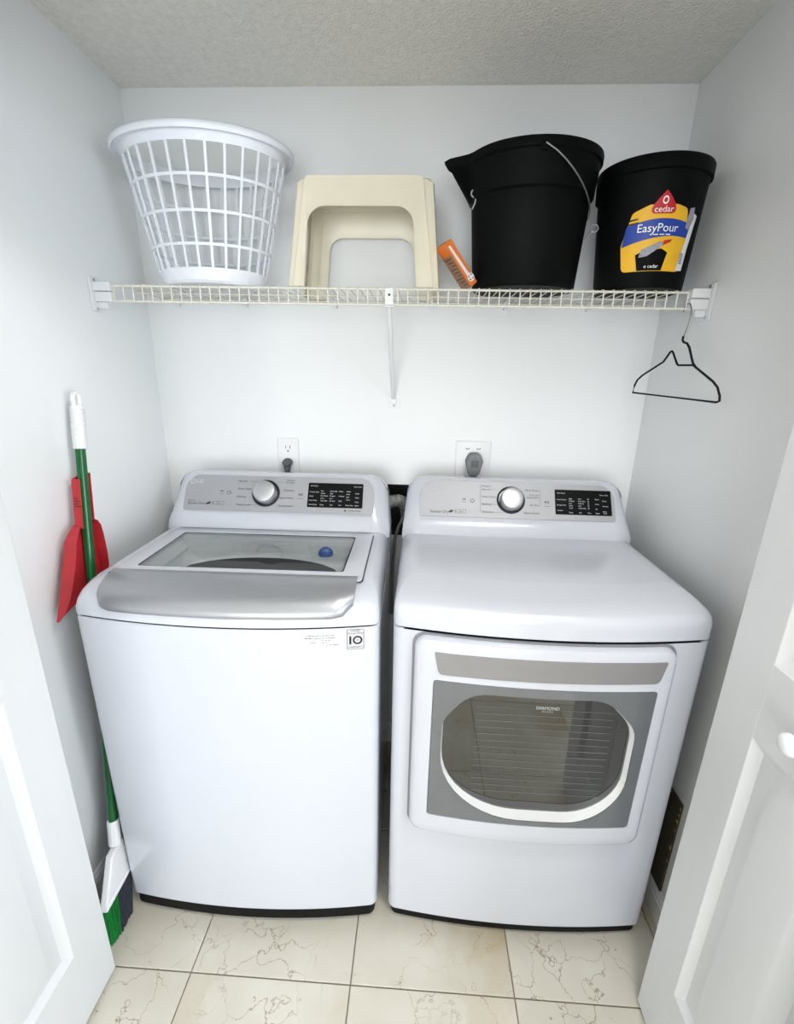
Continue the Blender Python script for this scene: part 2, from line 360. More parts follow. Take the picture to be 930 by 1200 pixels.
def console(root, zb, ztop, knobx, dispx, dark):
    # zb: z of base; panel plane v = .41 + .6 (z - 1.02)
    prof = [(.402, zb-.02), (.403, zb), (.409, zb+.020), (.4215, zb+.040), (.4275, 1.049), (.488, 1.1475), (.494, 1.1515), (.503, ztop), (.528, ztop-.001), (.556, 1.146), (.575, 1.128), (.575, zb-.02)]
    R = .055; xs = [-HW+.0005+R*(1-math.cos(PI/2*k/9)) for k in range(10)]; xs = xs+[lerp(-HW+R, HW-R, k/10) for k in range(1, 10)]+[-x for x in reversed(xs)]
    rings = []
    for x in xs:
        d = HW-abs(x); top = ztop-(R-math.sqrt(max(0, R*R-(R-d)**2)))*1.0 if d < R else ztop
        k = (top-zb)/(ztop-zb)
        e = max(0, 1-d/R)**2*.022
        rings.append([(x*(1-.045*max(0, (z-zb)*k/(ztop-zb))), min(.575, v+e) if v < .5 else v, zb+(z-zb)*k if z > zb else z) for v, z in prof])
    G().loft(rings, True, True, True).build('console', M['enamel'], root, smooth=50)
    # recessed apron below the control panel
    ap = [(.3995, zb+.002), (.4055, zb+.021), (.4175, zb+.0405), (.4265, 1.0478)]
    G().loft([[(x, v, z) for v, z in ap]+[(x, v+.01, z) for v, z in reversed(ap)] for x in (-.288, .288)], True, True, True).build('apron', M['enamel'], root, smooth=40)
    Nn = Vector((0, -.857, .514)); T = Vector((0, .514, .857))
    def pf(x, z, off=0.0):
        return Vector((x, .41+.6*(z-1.02), z))+Nn*off
    root['_'] = 0
    del root['_']
    pan = [(-.2915, 1.0492), (.2915, 1.0492), (.2915, 1.146), (-.2915, 1.146)]
    poly = round_poly(pan, [.006, .006, .042, .042], 8)
    g = G(); g.prism([(a, b) for a, b in poly], lambda a, b, t: pf(a, b, .0005+t), .0028)
    panel = g.build('control_panel', M['panelsilver'], root, smooth=30)
    po = .0036
    def tx_at(x, z, off=po+.0003): return lambda a, b: pf(x+a, z, off)+T*b
    # knob
    kx, kz = knobx, 1.0985
    def kf(p, q, hh): return pf(kx, kz, .003+hh)+Vector((p, 0, 0))+T*q
    G().lathe([(.0425, 0), (.0425, .003), (.041, .005), (.037, .0035), (.036, .002)], kf, 40).build('knob_ring', M['darkchrome'], root, smooth=40)
    kn = G().lathe([(.034, .002), (.034, .012), (.0325, .026), (.031, .0285), (.028, .0295), (.010, .0300)], kf, 40).build('knob', M['chrome'], root, smooth=35)
    # display
    x0, x1 = dispx; dz0, dz1 = 1.0645, 1.1310
    G().prism(round_poly([(x0, dz0), (x1, dz0), (x1, dz1), (x0, dz1)], .002, 2), lambda a, b, t: pf(a, b, .003+t), .0014).build('display', M['black'], root, smooth=0)
    return pf, T, tx_at
def lettering(root, items, tx_at, m, name='lettering'):
    g = G()
    for t, x, z, h, al in items: g.text(t, h, tx_at(x, z), al)
    return g.build(name, m, root, smooth=0, fix=False)
def logo_ring(g, tx, s, n=20):
    g.loft([[tx(r*math.cos(2*PI*k/n), r*math.sin(2*PI*k/n)) for k in range(n+1)] for r in (s, s*.80)], False)
def rect_line(g, tx, x0, x1, y0, y1, w):
    for a, b, c, d in ((x0, x1, y0, y0+w), (x0, x1, y1-w, y1), (x0, x0+w, y0, y1), (x1-w, x1, y0, y1)):
        g.add([tx(a, c), tx(b, c), tx(b, d), tx(a, d)], [(0, 1, 2, 3)])
def quad(g, tx, a, b, c, d): g.add([tx(a, c), tx(b, c), tx(b, d), tx(a, d)], [(0, 1, 2, 3)])

def icons(root, tx_at, wx, wz, px_, pz, playx, playz, wordx, wordz, boxw, extra=()):
    g = G()
    t = tx_at(wx, wz)                                     # wi-fi mark over a short bar
    for r in (.003, .0058):
        g.loft([[t(q*math.cos(PI*.2+PI*.6*k/8), q*math.sin(PI*.2+PI*.6*k/8)-.001) for k in range(9)] for q in (r, r+.0014)], False)
    quad(g, t, -.005, .005, -.0058, -.0048)
    t = tx_at(px_, pz)                                    # power mark
    g.loft([[t(q*math.cos(PI*.68+PI*1.64*k/20), q*math.sin(PI*.68+PI*1.64*k/20)) for k in range(21)] for q in (.0048, .0062)], False)
    quad(g, t, -.0007, .0007, .002, .0075)
    t = tx_at(playx, playz)                               # play / pause
    g.add([t(-.006, -.0042), t(-.001, 0), t(-.006, .0042)], [(0, 1, 2)]); quad(g, t, .0005, .0022, -.0042, .0042); quad(g, t, .0038, .0055, -.0042, .0042)
    quad(g, t, -.009, .009, -.0135, -.0127)
    t = tx_at(wordx, wordz)                               # round swirl, badge boxes
    for s in (-1, 1): g.sheet([(s*.0022+.0045*math.cos(2*PI*k/14), s*.0012+.0034*math.sin(2*PI*k/14)) for k in range(14)], lambda a, b: t(a, b))
    rect_line(g, t, .011, .011+boxw, -.0052, .0062, .0007)
    quad(g, t, .011+boxw*.42, .011+boxw*.45, -.0052, .0062)
    g.text('A', .008, t, 'LEFT', .0125, 0); g.text('eco', .006, t, 'LEFT', .011+boxw*.5, 0)
    for f in extra: f(g)
    g.build('icons', M['ink'], root, smooth=0, fix=False)

def disp_text(root, tx_at, x0, x1, seed, rows):
    w = x1-x0; g = G()
    for c, col in enumerate(rows):
        for (txt, fx, z) in col:
            g.text(txt, .0052, tx_at(x0+w*fx, z, .0047), 'LEFT')
    return g.build('display_lettering', M['paleink'], root, smooth=0, fix=False)

def common_body(root, B0, B1, zb, zs):
    o0 = outline(B0); o1 = outline(B1)
    g = G(); return g, o0, o1

# ---------------- washer
wr = thing('washing_machine', (.4636, -.6603, 0), 'white top-loading washing machine with glass lid and silver lid handle', 'washing machine', .016)
zb, zs = .054, .9255
g = G(); g.loft([ringz(outline(.026, inset=.006), zb), ringz(outline(.026), zb+.006), ringz(outline(.031), .5), ringz(outline(.036), zs-.004), ringz(outline(.036, inset=.004), zs)], True, True, False)
g.build('cabinet', M['enamel'], wr, smooth=40)
g = G(); g.loft([ringz(outline(.026, inset=.016), .010), ringz(outline(.026, inset=.006), .016), ringz(outline(.026, inset=.006), zb+.01)], True, True, False)
g.build('kick_base', M['kick'], wr, smooth=40)
for x in (-.29, .29):
    for v in (.05, .5):
        G().lathe([(.02, 0), (.022, .004), (.02, .012), (.01, .013), (.01, .03)], lambda p, q, hh, x=x, v=v: (x+p, v+q, hh), 12).build('foot', M['kick'], wr)
# top cover: (inset front, inset sides, z)
CP = [(.0, .0, .931), (.001, .0, .948), (.008, .002, .962), (.022, .005, .975), (.044, .010, .986), (.072, .017, .994), (.098, .026, .9985), (.112, .034, 1.0)]
def cover_ring(f, s, z, B=.036):
    out = []
    for x, v in outline(B):
        w = 1-min(1, max(0, v/.22)); out.append((x*(1-s/HW), v+f*w-(.0)*w, z))
    return out
rings = [cover_ring(*p) for p in CP]
cx_, cv_ = 0.0, .225
hx_, hv0, hv1 = .262, .098, .352
hole = []
for x, v, z in rings[-1]:
    dx, dv = x-cx_, v-cv_; k = 1e9
    if abs(dx) > 1e-6: k = min(k, hx_/abs(dx))
    if dv > 1e-6: k = min(k, (hv1-cv_)/dv)
    if dv < -1e-6: k = min(k, (cv_-hv0)/-dv)
    hole.append((cx_+dx*k, cv_+dv*k))
g = G(); g.loft([ringz(outline(.036, inset=.012), .929), ringz(outline(.036, inset=.004), .929)]+rings+[ringz(hole, 1.0), ringz(hole, .992)], True)
g.build('top_cover', M['enamel'], wr, smooth=30)
# tub well below the glass
g = G(); hl = [(cx_+(x-cx_)*.93, cv_+(v-cv_)*.95) for x, v in hole]
nh = len(hole)
def ell(rx, ry, z, cv=.215):
    out = []
    for x, v in hole:
        a = math.atan2((v-cv_)/ry, (x-cx_)/rx); out.append((rx*math.cos(a), cv+ry*math.sin(a), z))
    return out
g.loft([ringz(hole, .996), ringz(hl, .962), ringz([(x*.94, cv_+(v-cv_)*.93) for x, v in hole], .949), ell(.226, .1165, .947), ell(.221, .112, .941)], True)
g.build('tub_ring', M['tubgrey'], wr, smooth=25)
G().loft([ell(.222, .113, .942), ell(.235, .135, .90), ell(.24, .17, .55)], True, False, True).build('drum', M['tubdark'], wr, smooth=40)
def bw(x, z): return (x, .3435+(z-.945)*.11-.0008, z)
g = G(); g.prism(round_poly([(-.115, .9535), (.118, .9535), (.118, .989), (-.115, .989)], .004, 3), lambda a, b, t: (a, bw(a, b)[1]-t, b), .0015)
dp = g.build('dispenser_panel', M['tubgrey'], wr, smooth=0)
g = G()
def dtx(x, z): return lambda a, b: (x+a, bw(x, z+b)[1]-.0022, z+b)
for k, (x, w) in enumerate(((-.01, .10), (-.02, .07), (-.0, .09), (.0, .05))):
    quad(g, dtx(x, .984-k*.0055), -w/2, w/2, -.0006, .0006)
g.text('LG', .010, dtx(-.065, .972), 'CENTER')
g.build('dispenser_lettering', M['labelgrey'], dp, smooth=0, fix=False)
def capf(p, q, hh): return (.162+p, .3435-hh, .9555+q*.9)
G().lathe([(.021, 0), (.021, .008), (.016, .014), (.006, .018)], capf, 24).build('softener_cap', M['bluecap'], wr, smooth=50)
# lid: frame, glass, handle
lo = refine([round_poly([(-.297, .068), (.297, .068), (.297, .382), (-.297, .382)], [.01, .01, .012, .012], 4), round_poly([(-.250, .104), (.250, .104), (.250, .346), (-.250, .346)], .008, 4)], .05)
def lz(v): return 1.0+max(0, (.10-v))*-.05
g = G()
g.loft([[(x, v, lz(v)-.0006) for x, v in lo[0]], [(x, v, lz(v)+.0040) for x, v in lo[0]], [(lerp(x, a, .06), lerp(v, b, .06), lz(v)+.0055) for (x, v), (a, b) in zip(*lo)],
        [(x, v, lz(v)+.0055) for x, v in lo[1]], [(x, v, .999) for x, v in lo[1]]], True, loop=True)
g.build('lid_frame', M['enamel'], wr, smooth=40)
g = G(); g.sheet(lo[1], lambda a, b: (a, b, 1.0035)); g.build('lid_glass', M['lidglass'], wr, smooth=0)
e = [(x*.995, lerp(.225, v, .99)) for x, v in lo[1]]
g = G(); g.loft([[(x, v, 1.0058) for x, v in lo[1]], [(lerp(0, x, .985), lerp(.225, v, .972), 1.0052) for x, v in lo[1]]], True); g.build('glass_border', M['darkchrome'], wr, smooth=0)
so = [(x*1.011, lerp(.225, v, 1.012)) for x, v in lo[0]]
g = G(); g.loft([[(x, v, lz(v)-.0005) for x, v in so], [(x, v, lz(v)+.0008) for x, v in so], [(x*.99, v, lz(v)+.0008) for x, v in lo[0]], [(x*.99, v, lz(v)-.0005) for x, v in lo[0]]], True, loop=True); g.build('lid_gap_shade', M['darkchrome'], wr, smooth=0)  # dark rim paints the shadowed gap along the lid edge
HP = [(.0795, 1.0075), (.060, 1.0068), (.035, 1.0025), (.012, .9945), (-.006, .9835), (-.0155, .970), (-.018, .960), (-.014, .953), (-.005, .950)]
g = G(); rings = []
hn = 28
for i in range(hn+1):
    x = lerp(-.288, .288, i/hn); d = .288-abs(x)
    ring = []
    for j, (v, z) in enumerate(HP):
        b = bulge(x, .030)*(1-j/ (len(HP)-1)*0)+.004
        k = 1.0
        R = .05
        if d < R: k = math.sqrt(max(0, 1-((R-d)/R)**2))*.28+.72
        ring.append((x*(1-(j/8)*.012), .0795+(v-.0795)*k+b*(j/8)**.7, 1.0075+(z-1.0075)*k))
    ring += [(x*.985, v+.018, z-.012) for (xx, v, z) in reversed(ring)]
    rings.append(ring)
g.loft(rings, True, True, True).build('lid_handle', M['silver'], wr, smooth=45)
pf, T, tx_at = console(wr, 1.0, 1.1535, -.040, (.0895, .2585), True)
lettering(wr, [('Normal', -.130, 1.1305, .0088, 'LEFT'), ('Heavy Duty', -.129, 1.1095, .0088, 'LEFT'), ('Bedding', -.129, 1.0878, .0088, 'LEFT'), ('Waterproof', -.129, 1.0660, .0088, 'LEFT'),
               ('Allergiene', .046, 1.1360, .0064, 'RIGHT'), ('Tub Clean', .046, 1.1295, .0070, 'RIGHT'), ('Delicates', .046, 1.1083, .0088, 'RIGHT'), ('Speed Wash', .046, 1.0873, .0088, 'RIGHT'), ('Downloaded', .046, 1.0655, .0088, 'RIGHT'),
               ('6Motion', -.278, 1.0745, .0062, 'LEFT'), ('Direct Drive', -.278, 1.0668, .0115, 'LEFT'), ('TurboWash', .216, 1.0572, .0078, 'LEFT')], tx_at, M['ink'])
g = G(); t = tx_at(-.2715, 1.1275); logo_ring(g, t, .0085); g.text('L', .0072, t, 'CENTER', .001, 0); quad(g, t, -.0045, -.0028, .001, .003); g.text('LG', .0165, t, 'LEFT', .012, 0)
g.build('emblem', M['paleink'], wr, smooth=0, fix=False)
def xx(g):
    t = tx_at(.207, 1.0575); g.sheet([(.003*math.cos(2*PI*k/10), .003*math.sin(2*PI*k/10)) for k in range(10)], lambda a, b: t(a, b))
    for s, x, z, w in ((1, -.082, 1.1305, .022), (1, -.078, 1.1095, .012), (1, .003, 1.1305, .02), (1, -.08, 1.066, .03)):
        quad(g, tx_at(x, z), -w/2, w/2, -.0003, .0003)
icons(wr, tx_at, -.1774, 1.0987, -.1546, 1.0981, .0671, 1.0978, -.2135, 1.0683, .036, (xx,))
def col(words, fx, z0, dz): return [(w, fx, z0-k*dz) for k, w in enumerate(words)]
rowsW = [col(['Add Wash'], .04, 1.1225, .01), col(['Control Lock', 'Steam', 'Cold Wash', 'Extra Rinse'], .03, 1.1060, .0115), col(['Hot', 'Warm', 'Eco Warm', 'Cool', 'Tap Cold'], .235, 1.109, .0066), col(['Extra High', 'High', 'Medium', 'Low', 'No Spin'], .40, 1.109, .0066),
         col(['Heavy', 'Normal', 'Light'], .565, 1.109, .0130), col(['Wash', 'Rinse', 'Spin', 'Done'], .70, 1.109, .0075), col(['Temp.'], .225, 1.0715, .01), col(['Spin'], .41, 1.0715, .01), col(['Soil'], .57, 1.0715, .01), col(['Water Plus'], .69, 1.0715, .01),
         col(['Smart Care'], .83, 1.1225, .01), col(['Delay', 'Wash', 'Fresh'], .86, 1.104, .0115), col(['Signal'], .86, 1.0715, .01)]
disp_text(wr, tx_at, .0895, .2585, 1, rowsW)
# stickers on the front
def front(x, z, off): return (x, bulge(x, lerp(.031, .036, (z-.5)/.43))-off, z)
g = G(); g.loft([[front(lerp(.172, .2625, k/4), z, .0005) for k in range(5)] for z in (.883, .917)], False)
st = g.build('sticker', M['whiteink'], wr, smooth=0)
def stx(x, z): return lambda a, b: front(x+a, z+b, .0009)
g = G(); t = stx(.2175, .900)
rect_line(g, t, -.038, .036, .008, .0145, .0006)
def dashes(x0, x1, z, h, seed):            # small print too fine to read: word-length strokes
    rn = random.Random(seed); x = x0
    while x < x1:
        w = rn.uniform(.0022, .0068); quad(g, t, x, min(x1, x+w), z-h/2, z+h/2); x += w+.0011
dashes(-.030, .028, .0112, .0021, 1); dashes(-.034, .030, .0050, .0021, 2)
rect_line(g, t, -.031, .031, -.0095, .0025, .0005); quad(g, t, -.004, -.0035, -.0095, .0025)
dashes(-.022, -.012, -.0008, .0018, 3); dashes(-.025, -.010, -.0063, .0020, 4); dashes(.002, .024, -.0008, .0016, 5); dashes(.002, .024, -.0063, .0016, 6)
dashes(-.004, .012, -.0128, .0012, 7); dashes(.012, .040, -.0128, .0022, 8)
g.build('sticker_lettering', M['ink'], st, smooth=0, fix=False)
g = G(); g.loft([[front(lerp(.2735, .3105, k/3), z, .0005) for k in range(4)] for z in (.8735, .9235)], False)
st = g.build('sticker', M['labelgrey'], wr, smooth=0); st['label'] = 'grey warranty sticker with a large number 10'
M['stickergrey'] = mat('sticker_grey', '#c6c3c8', rough=.5, var=.02); st.data.materials[0] = M['stickergrey']
g = G(); t = stx(.292, .8985); rect_line(g, t, -.0183, .0183, -.0248, .0248, .0009)
g.text('LIMITED', .0055, t, 'CENTER', 0, .0205); g.text('Direct Drive', .0064, t, 'CENTER', 0, .0150)
quad(g, t, -.0135, -.0090, -.0125, .0080); g.loft([[t(.0045+r*math.cos(2*PI*k/22), -.0022+r*math.sin(2*PI*k/22)) for k in range(23)] for r in (.0105, .0066)], False)
g.text('YEAR', .0036, t, 'CENTER', .0045, -.0022); g.text('WARRANTY', .0056, t, 'CENTER', 0, -.0195)
g.build('sticker_lettering', M['blackink'], st, smooth=0, fix=False)

# ---------------- dryer
dr = thing('dryer', (1.1799, -.6476, 0), 'white front-loading clothes dryer with smoked glass window in its door', 'dryer', -.0012)
zb, zs = .044, .9225
DB0, DB1 = .022, .034
def dB(z): return lerp(DB0, DB1, min(1, max(0, (z-.05)/.87)))
def dfront(x, z, off=0): return (x, bulge(x, dB(z))-off, z)
# shell: sides, back, bottom (front is its own panel)
lo0 = outline(DB0); front_n = 21
g = G(); sh = []
for z, ins in ((zb, .0), (zb+.006, 0), (.3, 0), (.6, 0), (zs-.004, 0), (zs, .004)):
    l = outline(dB(z), inset=ins); sh.append([(x, v, z) for x, v in l[20:]+l[:1]])
g.loft(sh, False); g.build('cabinet', M['enamel'], dr, smooth=40)
# front panel with opening behind the door
outer = [(-HW+.022, zb), (HW-.022, zb), (HW-.022, zs-.001), (-HW+.022, zs-.001)]
oc = [(-.226, .592), (-.226, .560), (-.112, .4475), (.122, .4475), (.2005, .52), (.2005, .700), (.128, .795), (-.168, .795)]
WX, WZ = -.0125, .6225
octp = round_poly([(-.226, .545), (-.112, .4475), (.124, .4475), (.2005, .525), (.2005, .715), (.126, .795), (-.168, .795), (-.226, .715)], [.3, .3, .3, .3, .08, .08, .08, .08], 5)
def match(loopB, loopA_rect, n=None):
    # project the points of loopB outwards from their centre to the rectangle/rounded rectangle loopA_rect (list of pts)
    cx = sum(p[0] for p in loopB)/len(loopB); cz = sum(p[1] for p in loopB)/len(loopB); out = []
    k = len(loopA_rect)
    for x, z in loopB:
        d = Vector((x-cx, z-cz)); d.normalize(); best = None
        for i in range(k):
            a = Vector(loopA_rect[i])-Vector((cx, cz)); b = Vector(loopA_rect[(i+1) % k])-Vector((cx, cz)); e = b-a
            den = d.x*e.y-d.y*e.x
            if abs(den) < 1e-12: continue
            t = (a.x*e.y-a.y*e.x)/den; s = (a.x*d.y-a.y*d.x)/den
            if t > 0 and -1e-9 <= s <= 1+1e-9 and (best is None or t < best): best = t
        out.append((cx+d.x*best, cz+d.y*best))
    return out
def dense(loop, step):
    out = []
    for i in range(len(loop)):
        a, b = Vector(loop[i]), Vector(loop[(i+1) % len(loop)]); k = max(1, int(math.ceil((b-a).length/step)))
        out += [tuple(a.lerp(b, j/k)) for j in range(k)]
    return out
def with_corners(loop, target):     # add rays through the corners of target so that they survive the projection
    cx = sum(p[0] for p in loop)/len(loop); cz = sum(p[1] for p in loop)/len(loop)
    res = dense(dedupe(loop), .02)
    for c in target:
        ang = math.atan2(c[1]-cz, c[0]-cx)
        pt = match_ray(res, cx, cz, ang); res.append(pt)
    res.sort(key=lambda p: math.atan2(p[1]-cz, p[0]-cx)); return res
def match_ray(loop, cx, cz, ang):
    d = Vector((math.cos(ang), math.sin(ang)))
    for i in range(len(loop)):
        a = Vector(loop[i])-Vector((cx, cz)); b = Vector(loop[(i+1) % len(loop)])-Vector((cx, cz)); e = b-a
        den = d.x*e.y-d.y*e.x
        if abs(den) < 1e-12: continue
        t = (a.x*e.y-a.y*e.x)/den; s = (a.x*d.y-a.y*d.x)/den
        if t > 0 and -1e-5 <= s <= 1+1e-5: return (cx+d.x*t, cz+d.y*t)
    return loop[0]
def blend(a, b, t): return [(lerp(p[0], q[0], t), lerp(p[1], q[1], t)) for p, q in zip(a, b)]
inner = with_corners(octp, outer)
out_ = match_fixed = None
def proj_from(loop, target):
    cx = sum(p[0] for p in octp)/len(octp); cz = sum(p[1] for p in octp)/len(octp)
    return [match_ray(target, cx, cz, math.atan2(p[1]-cz, p[0]-cx)) for p in loop]
def make_loops(targets):
    cx = sum(p[0] for p in octp)/len(octp); cz = sum(p[1] for p in octp)/len(octp)
    base = dense(dedupe(octp), .02)
    angs = [math.atan2(p[1]-cz, p[0]-cx) for p in base]
    for tg_ in targets:
        angs += [math.atan2(p[1]-cz, p[0]-cx) for p in tg_]
    angs = sorted(angs); a2 = [angs[0]]
    for a in angs[1:]:
        if a-a2[-1] > .004: a2.append(a)
    return [[match_ray(l, cx, cz, a) for a in a2] for l in [octp]+list(targets)]
l_in, l_out = make_loops([dense(outer, .04)])
g = G(); g.loft([[dfront(x, z) for x, z in blend(l_out, l_in, t)] for t in (0, .25, .5, .75, 1)]+[[(x, .03, z) for x, z in l_in]], True)
g.build('front_panel', M['enamel'], dr, smooth=40)
g = G(); g.loft([ringz(outline(DB0, inset=.016), .008), ringz(outline(DB0, inset=.006), .014), ringz(outline(DB0, inset=.006), zb+.01)], True, True, True)
g.build('kick_base', M['kick'], dr, smooth=40)
for x in (-.29, .29):
    for v in (.05, .5):
        G().lathe([(.02, 0), (.022, .004), (.02, .012), (.01, .013), (.01, .026)], lambda p, q, hh, x=x, v=v: (x+p, v+q, hh), 12).build('foot', M['kick'], dr)
# top cover
CP = [(.0, .0, .927), (.0, .0, .955), (.001, .0005, .966), (.006, .002, .9755), (.016, .005, .982), (.050, .012, .991), (.085, .020, .9965), (.11, .034, .9995), (.125, .052, 1.0005)]
def dring(f, s, z):
    out = []
    for x, v in outline(DB1):
        w = 1-min(1, max(0, v/.30)); out.append((x*(1-s/HW), v+f*w+ (1-w)*0, z))
    return out
rings = [ringz(outline(DB1, inset=.012), .9255), ringz(outline(DB1, inset=.004), .9255)]+[dring(*p) for p in CP]
g = G(); g.loft(rings, True)
# fill the top as strips: front half joined to back half of the last ring
last = rings[-1]; n = len(last)
L1 = last[0:21]; 
g.add(last, [tuple(range(n))])
g.build('top_cover', M['enamel'], dr, smooth=30)
pf, T, tx_at = console(dr, .998, 1.1535, -.0167, (.1155, .2815), True)
lettering(dr, [('Allergiene', -.104, 1.1345, .0068, 'LEFT'), ('Normal', -.104, 1.1252, .0084, 'LEFT'), ('Heavy Duty', -.104, 1.1055, .0088, 'LEFT'), ('Bedding', -.104, 1.0854, .0088, 'LEFT'), ('Delicates', -.104, 1.0648, .0088, 'LEFT'),
               ('Perm Press', .0675, 1.1262, .0088, 'RIGHT'), ('Small Load', .0675, 1.1140, .0066, 'RIGHT'), ('Speed Dry', .0675, 1.1070, .0084, 'RIGHT'), ('Air Dry', .0675, 1.0862, .0088, 'RIGHT'), ('Downloaded', .0675, 1.0652, .0088, 'RIGHT'),
               ('Sensor Dry', -.260, 1.0615, .0125, 'LEFT')], tx_at, M['ink'])
g = G(); t = tx_at(-.2500, 1.1225); logo_ring(g, t, .0080); g.text('L', .0066, t, 'CENTER', .001, 0); g.text('LG', .0145, t, 'LEFT', .011, 0)
M['faintink'] = mat('faint_silver_ink', '#9b9ca1', rough=.4, metal=.45, var=.02)
g.build('emblem', M['faintink'], dr, smooth=0, fix=False)
def xx(g):
    t = tx_at(0, 1.1); quad(g, t, -.1085, -.1079, -.041, .045); quad(g, t, .0705, .0711, -.016, .032)
    for x, z, w in ((-.068, 1.1252, .02), (-.06, 1.0854, .03), (-.058, 1.0648, .03), (.03, 1.0648, .012)): quad(g, tx_at(x, z), -w/2, w/2, -.0003, .0003)
icons(dr, tx_at, -.1572, 1.0938, -.1326, 1.0938, .0907, 1.0958, -.1965, 1.0636, .034, (xx,))
rowsD = [col(['Flow Sense'], .04, 1.1215, .01), col(['Control Lock', 'Energy Saver', 'Custom'], .03, 1.1040, .0145), col(['High', 'Medium', 'Low', 'Ultra', 'Cool'], .245, 1.107, .0062), col(['Very', 'More Dry', 'Normal', 'Less', 'Damp Dry'], .41, 1.107, .0062),
         col(['60', '50', '40', '30', '20'], .575, 1.107, .0062), col(['Steam', 'Fresh', 'On'], .71, 1.107, .013), col(['Temp.'], .235, 1.0702, .01), col(['Dry'], .42, 1.0702, .01), col(['Time'], .565, 1.0702, .01), col(['Signal'], .71, 1.0702, .01),
         col(['Smart Care'], .80, 1.1190, .01), col(['Damp', 'Wrinkle', 'Static'], .84, 1.103, .014), col(['Rack'], .85, 1.0702, .01)]
disp_text(dr, tx_at, .1155, .2815, 2, rowsD)
# door
DO = .024
def ddoor(x, z, off): return (x, bulge(x-.0, .030)-off, z)
door_out = round_poly([(-.2935, .3735), (.2605, .3735), (.2605, .9165), (-.2935, .9165)], .028, 6)
glass_out = round_poly([(-.2515, .4335), (.2260, .4335), (.2290, .8190), (-.2505, .8190)], .008, 3)
lw, lg_, ld = make_loops([dense(glass_out, .04), dense(dedupe(door_out), .05)])
def shrink(l, d):
    cx, cz = -.0165, .645; return [(x-math.copysign(min(d, abs(x-cx)), x-cx), z-math.copysign(min(d, abs(z-cz)), z-cz)) for x, z in l]
g = G(); g.loft([[ddoor(x, z, -.004) for x, z in ld], [ddoor(x, z, DO-.010) for x, z in ld], [ddoor(x, z, DO-.003) for x, z in shrink(ld, .003)], [ddoor(x, z, DO) for x, z in shrink(ld, .010)]]
                +[[ddoor(x, z, DO) for x, z in blend(shrink(ld, .010), lg_, t)] for t in (.4, .8, 1)]+[[ddoor(x, z, DO-.004) for x, z in lg_]], True)
ddo = g.build('door', M['enamel'], dr, smooth=40)
g = G(); gl2 = shrink(lg_, .0012); g.loft([[ddoor(x, z, DO-.004) for x, z in gl2], [ddoor(x, z, DO-.0008) for x, z in gl2]]+[[ddoor(x, z, DO-.0008) for x, z in blend(gl2, lw, t)] for t in (.33, .66, 1)]+[[ddoor(x, z, DO-.004) for x, z in lw]], True)
g.build('glass_surround', M['surround'], ddo, smooth=40)
GD = -.022                            # v of the recessed window glass
g = G(); g.loft([[ddoor(x, z, DO-.003) for x, z in lw], [(x, GD, z) for x, z in shrink(lw, .004)]], True)
g.build('window_bezel', M['plastic'], ddo, smooth=50)
g = G(); g.prism(shrink(lw, .002), lambda a, b, t: (a, GD-.0005-t, b), .003); g.build('window_glass', M['darkglass'], ddo, smooth=0)
g = G()
for k in range(14):
    zz = .745-k*.0185; g.box(-.150, .155, GD-.0044, GD-.0038, zz-.0004, zz+.0004)
g.build('printed_lines', M['dullink'], ddo, smooth=0)
g = G(); t = lambda a, b: (a, GD-.0045, b)
g.text('DIAMOND', .0110, t, 'CENTER', .008, .7495); g.text('G L A S S', .0062, t, 'CENTER', .008, .7400)
g.build('glass_lettering', M['paleink'], ddo, smooth=0, fix=False)
hs = round_poly([(-.2395, .8345), (.2265, .8395), (.2375, .8915), (-.2510, .8885)], [.012, .012, .002, .002], 4)
g = G(); hs2 = dense(dedupe(hs), .03)
cxh = (-.0, .863)
g.loft([[ddoor(x, z, DO-.001) for x, z in hs2], [ddoor(x, z, DO+.0018) for x, z in hs2]]+[[ddoor(lerp(x, -.006, t), lerp(z, .863, t), DO+.0018) for x, z in hs2] for t in (.25, .5, .75, .98)], True, False, True)
g.build('handle_strip', M['strip'], ddo, smooth=40)
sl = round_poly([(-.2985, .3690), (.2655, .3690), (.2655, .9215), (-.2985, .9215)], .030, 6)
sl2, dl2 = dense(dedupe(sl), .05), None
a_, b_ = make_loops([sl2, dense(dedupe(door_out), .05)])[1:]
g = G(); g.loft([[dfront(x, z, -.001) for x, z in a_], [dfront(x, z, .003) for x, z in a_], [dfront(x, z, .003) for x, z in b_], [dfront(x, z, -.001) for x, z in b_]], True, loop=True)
g.build('door_gap_shade', M['gapshade'], dr, smooth=40)  # grey ring stands in for the shade in the gap round the door
g = G(); n = 36
g.loft([[(-.012+r*math.cos(2*PI*k/n), v, .62+r*math.sin(2*PI*k/n)) for k in range(n)] for r, v in ((.262, .034), (.262, .12), (.266, .125), (.266, .14), (.262, .145), (.262, .40), (.25, .42), (.05, .425))], True, False, True)
g.build('drum', M['drum'], dr, smooth=40)
for k in range(3):
    a = PI*.5+k*2*PI/3+.5
    def vf(x, y, z): 
        return (-.012+x*math.cos(a)-z*math.sin(a), y, .62+x*math.sin(a)+z*math.cos(a))
    G().loft([[vf(.262, .06, -.03), vf(.229, .08, -.006), vf(.225, .08, .006), vf(.262, .06, .03)], [vf(.262, .40, -.03), vf(.225, .38, -.006), vf(.225, .38, .006), vf(.262, .40, .03)]], True, True, True).build('drum_baffle', M['drum'], dr, smooth=30)

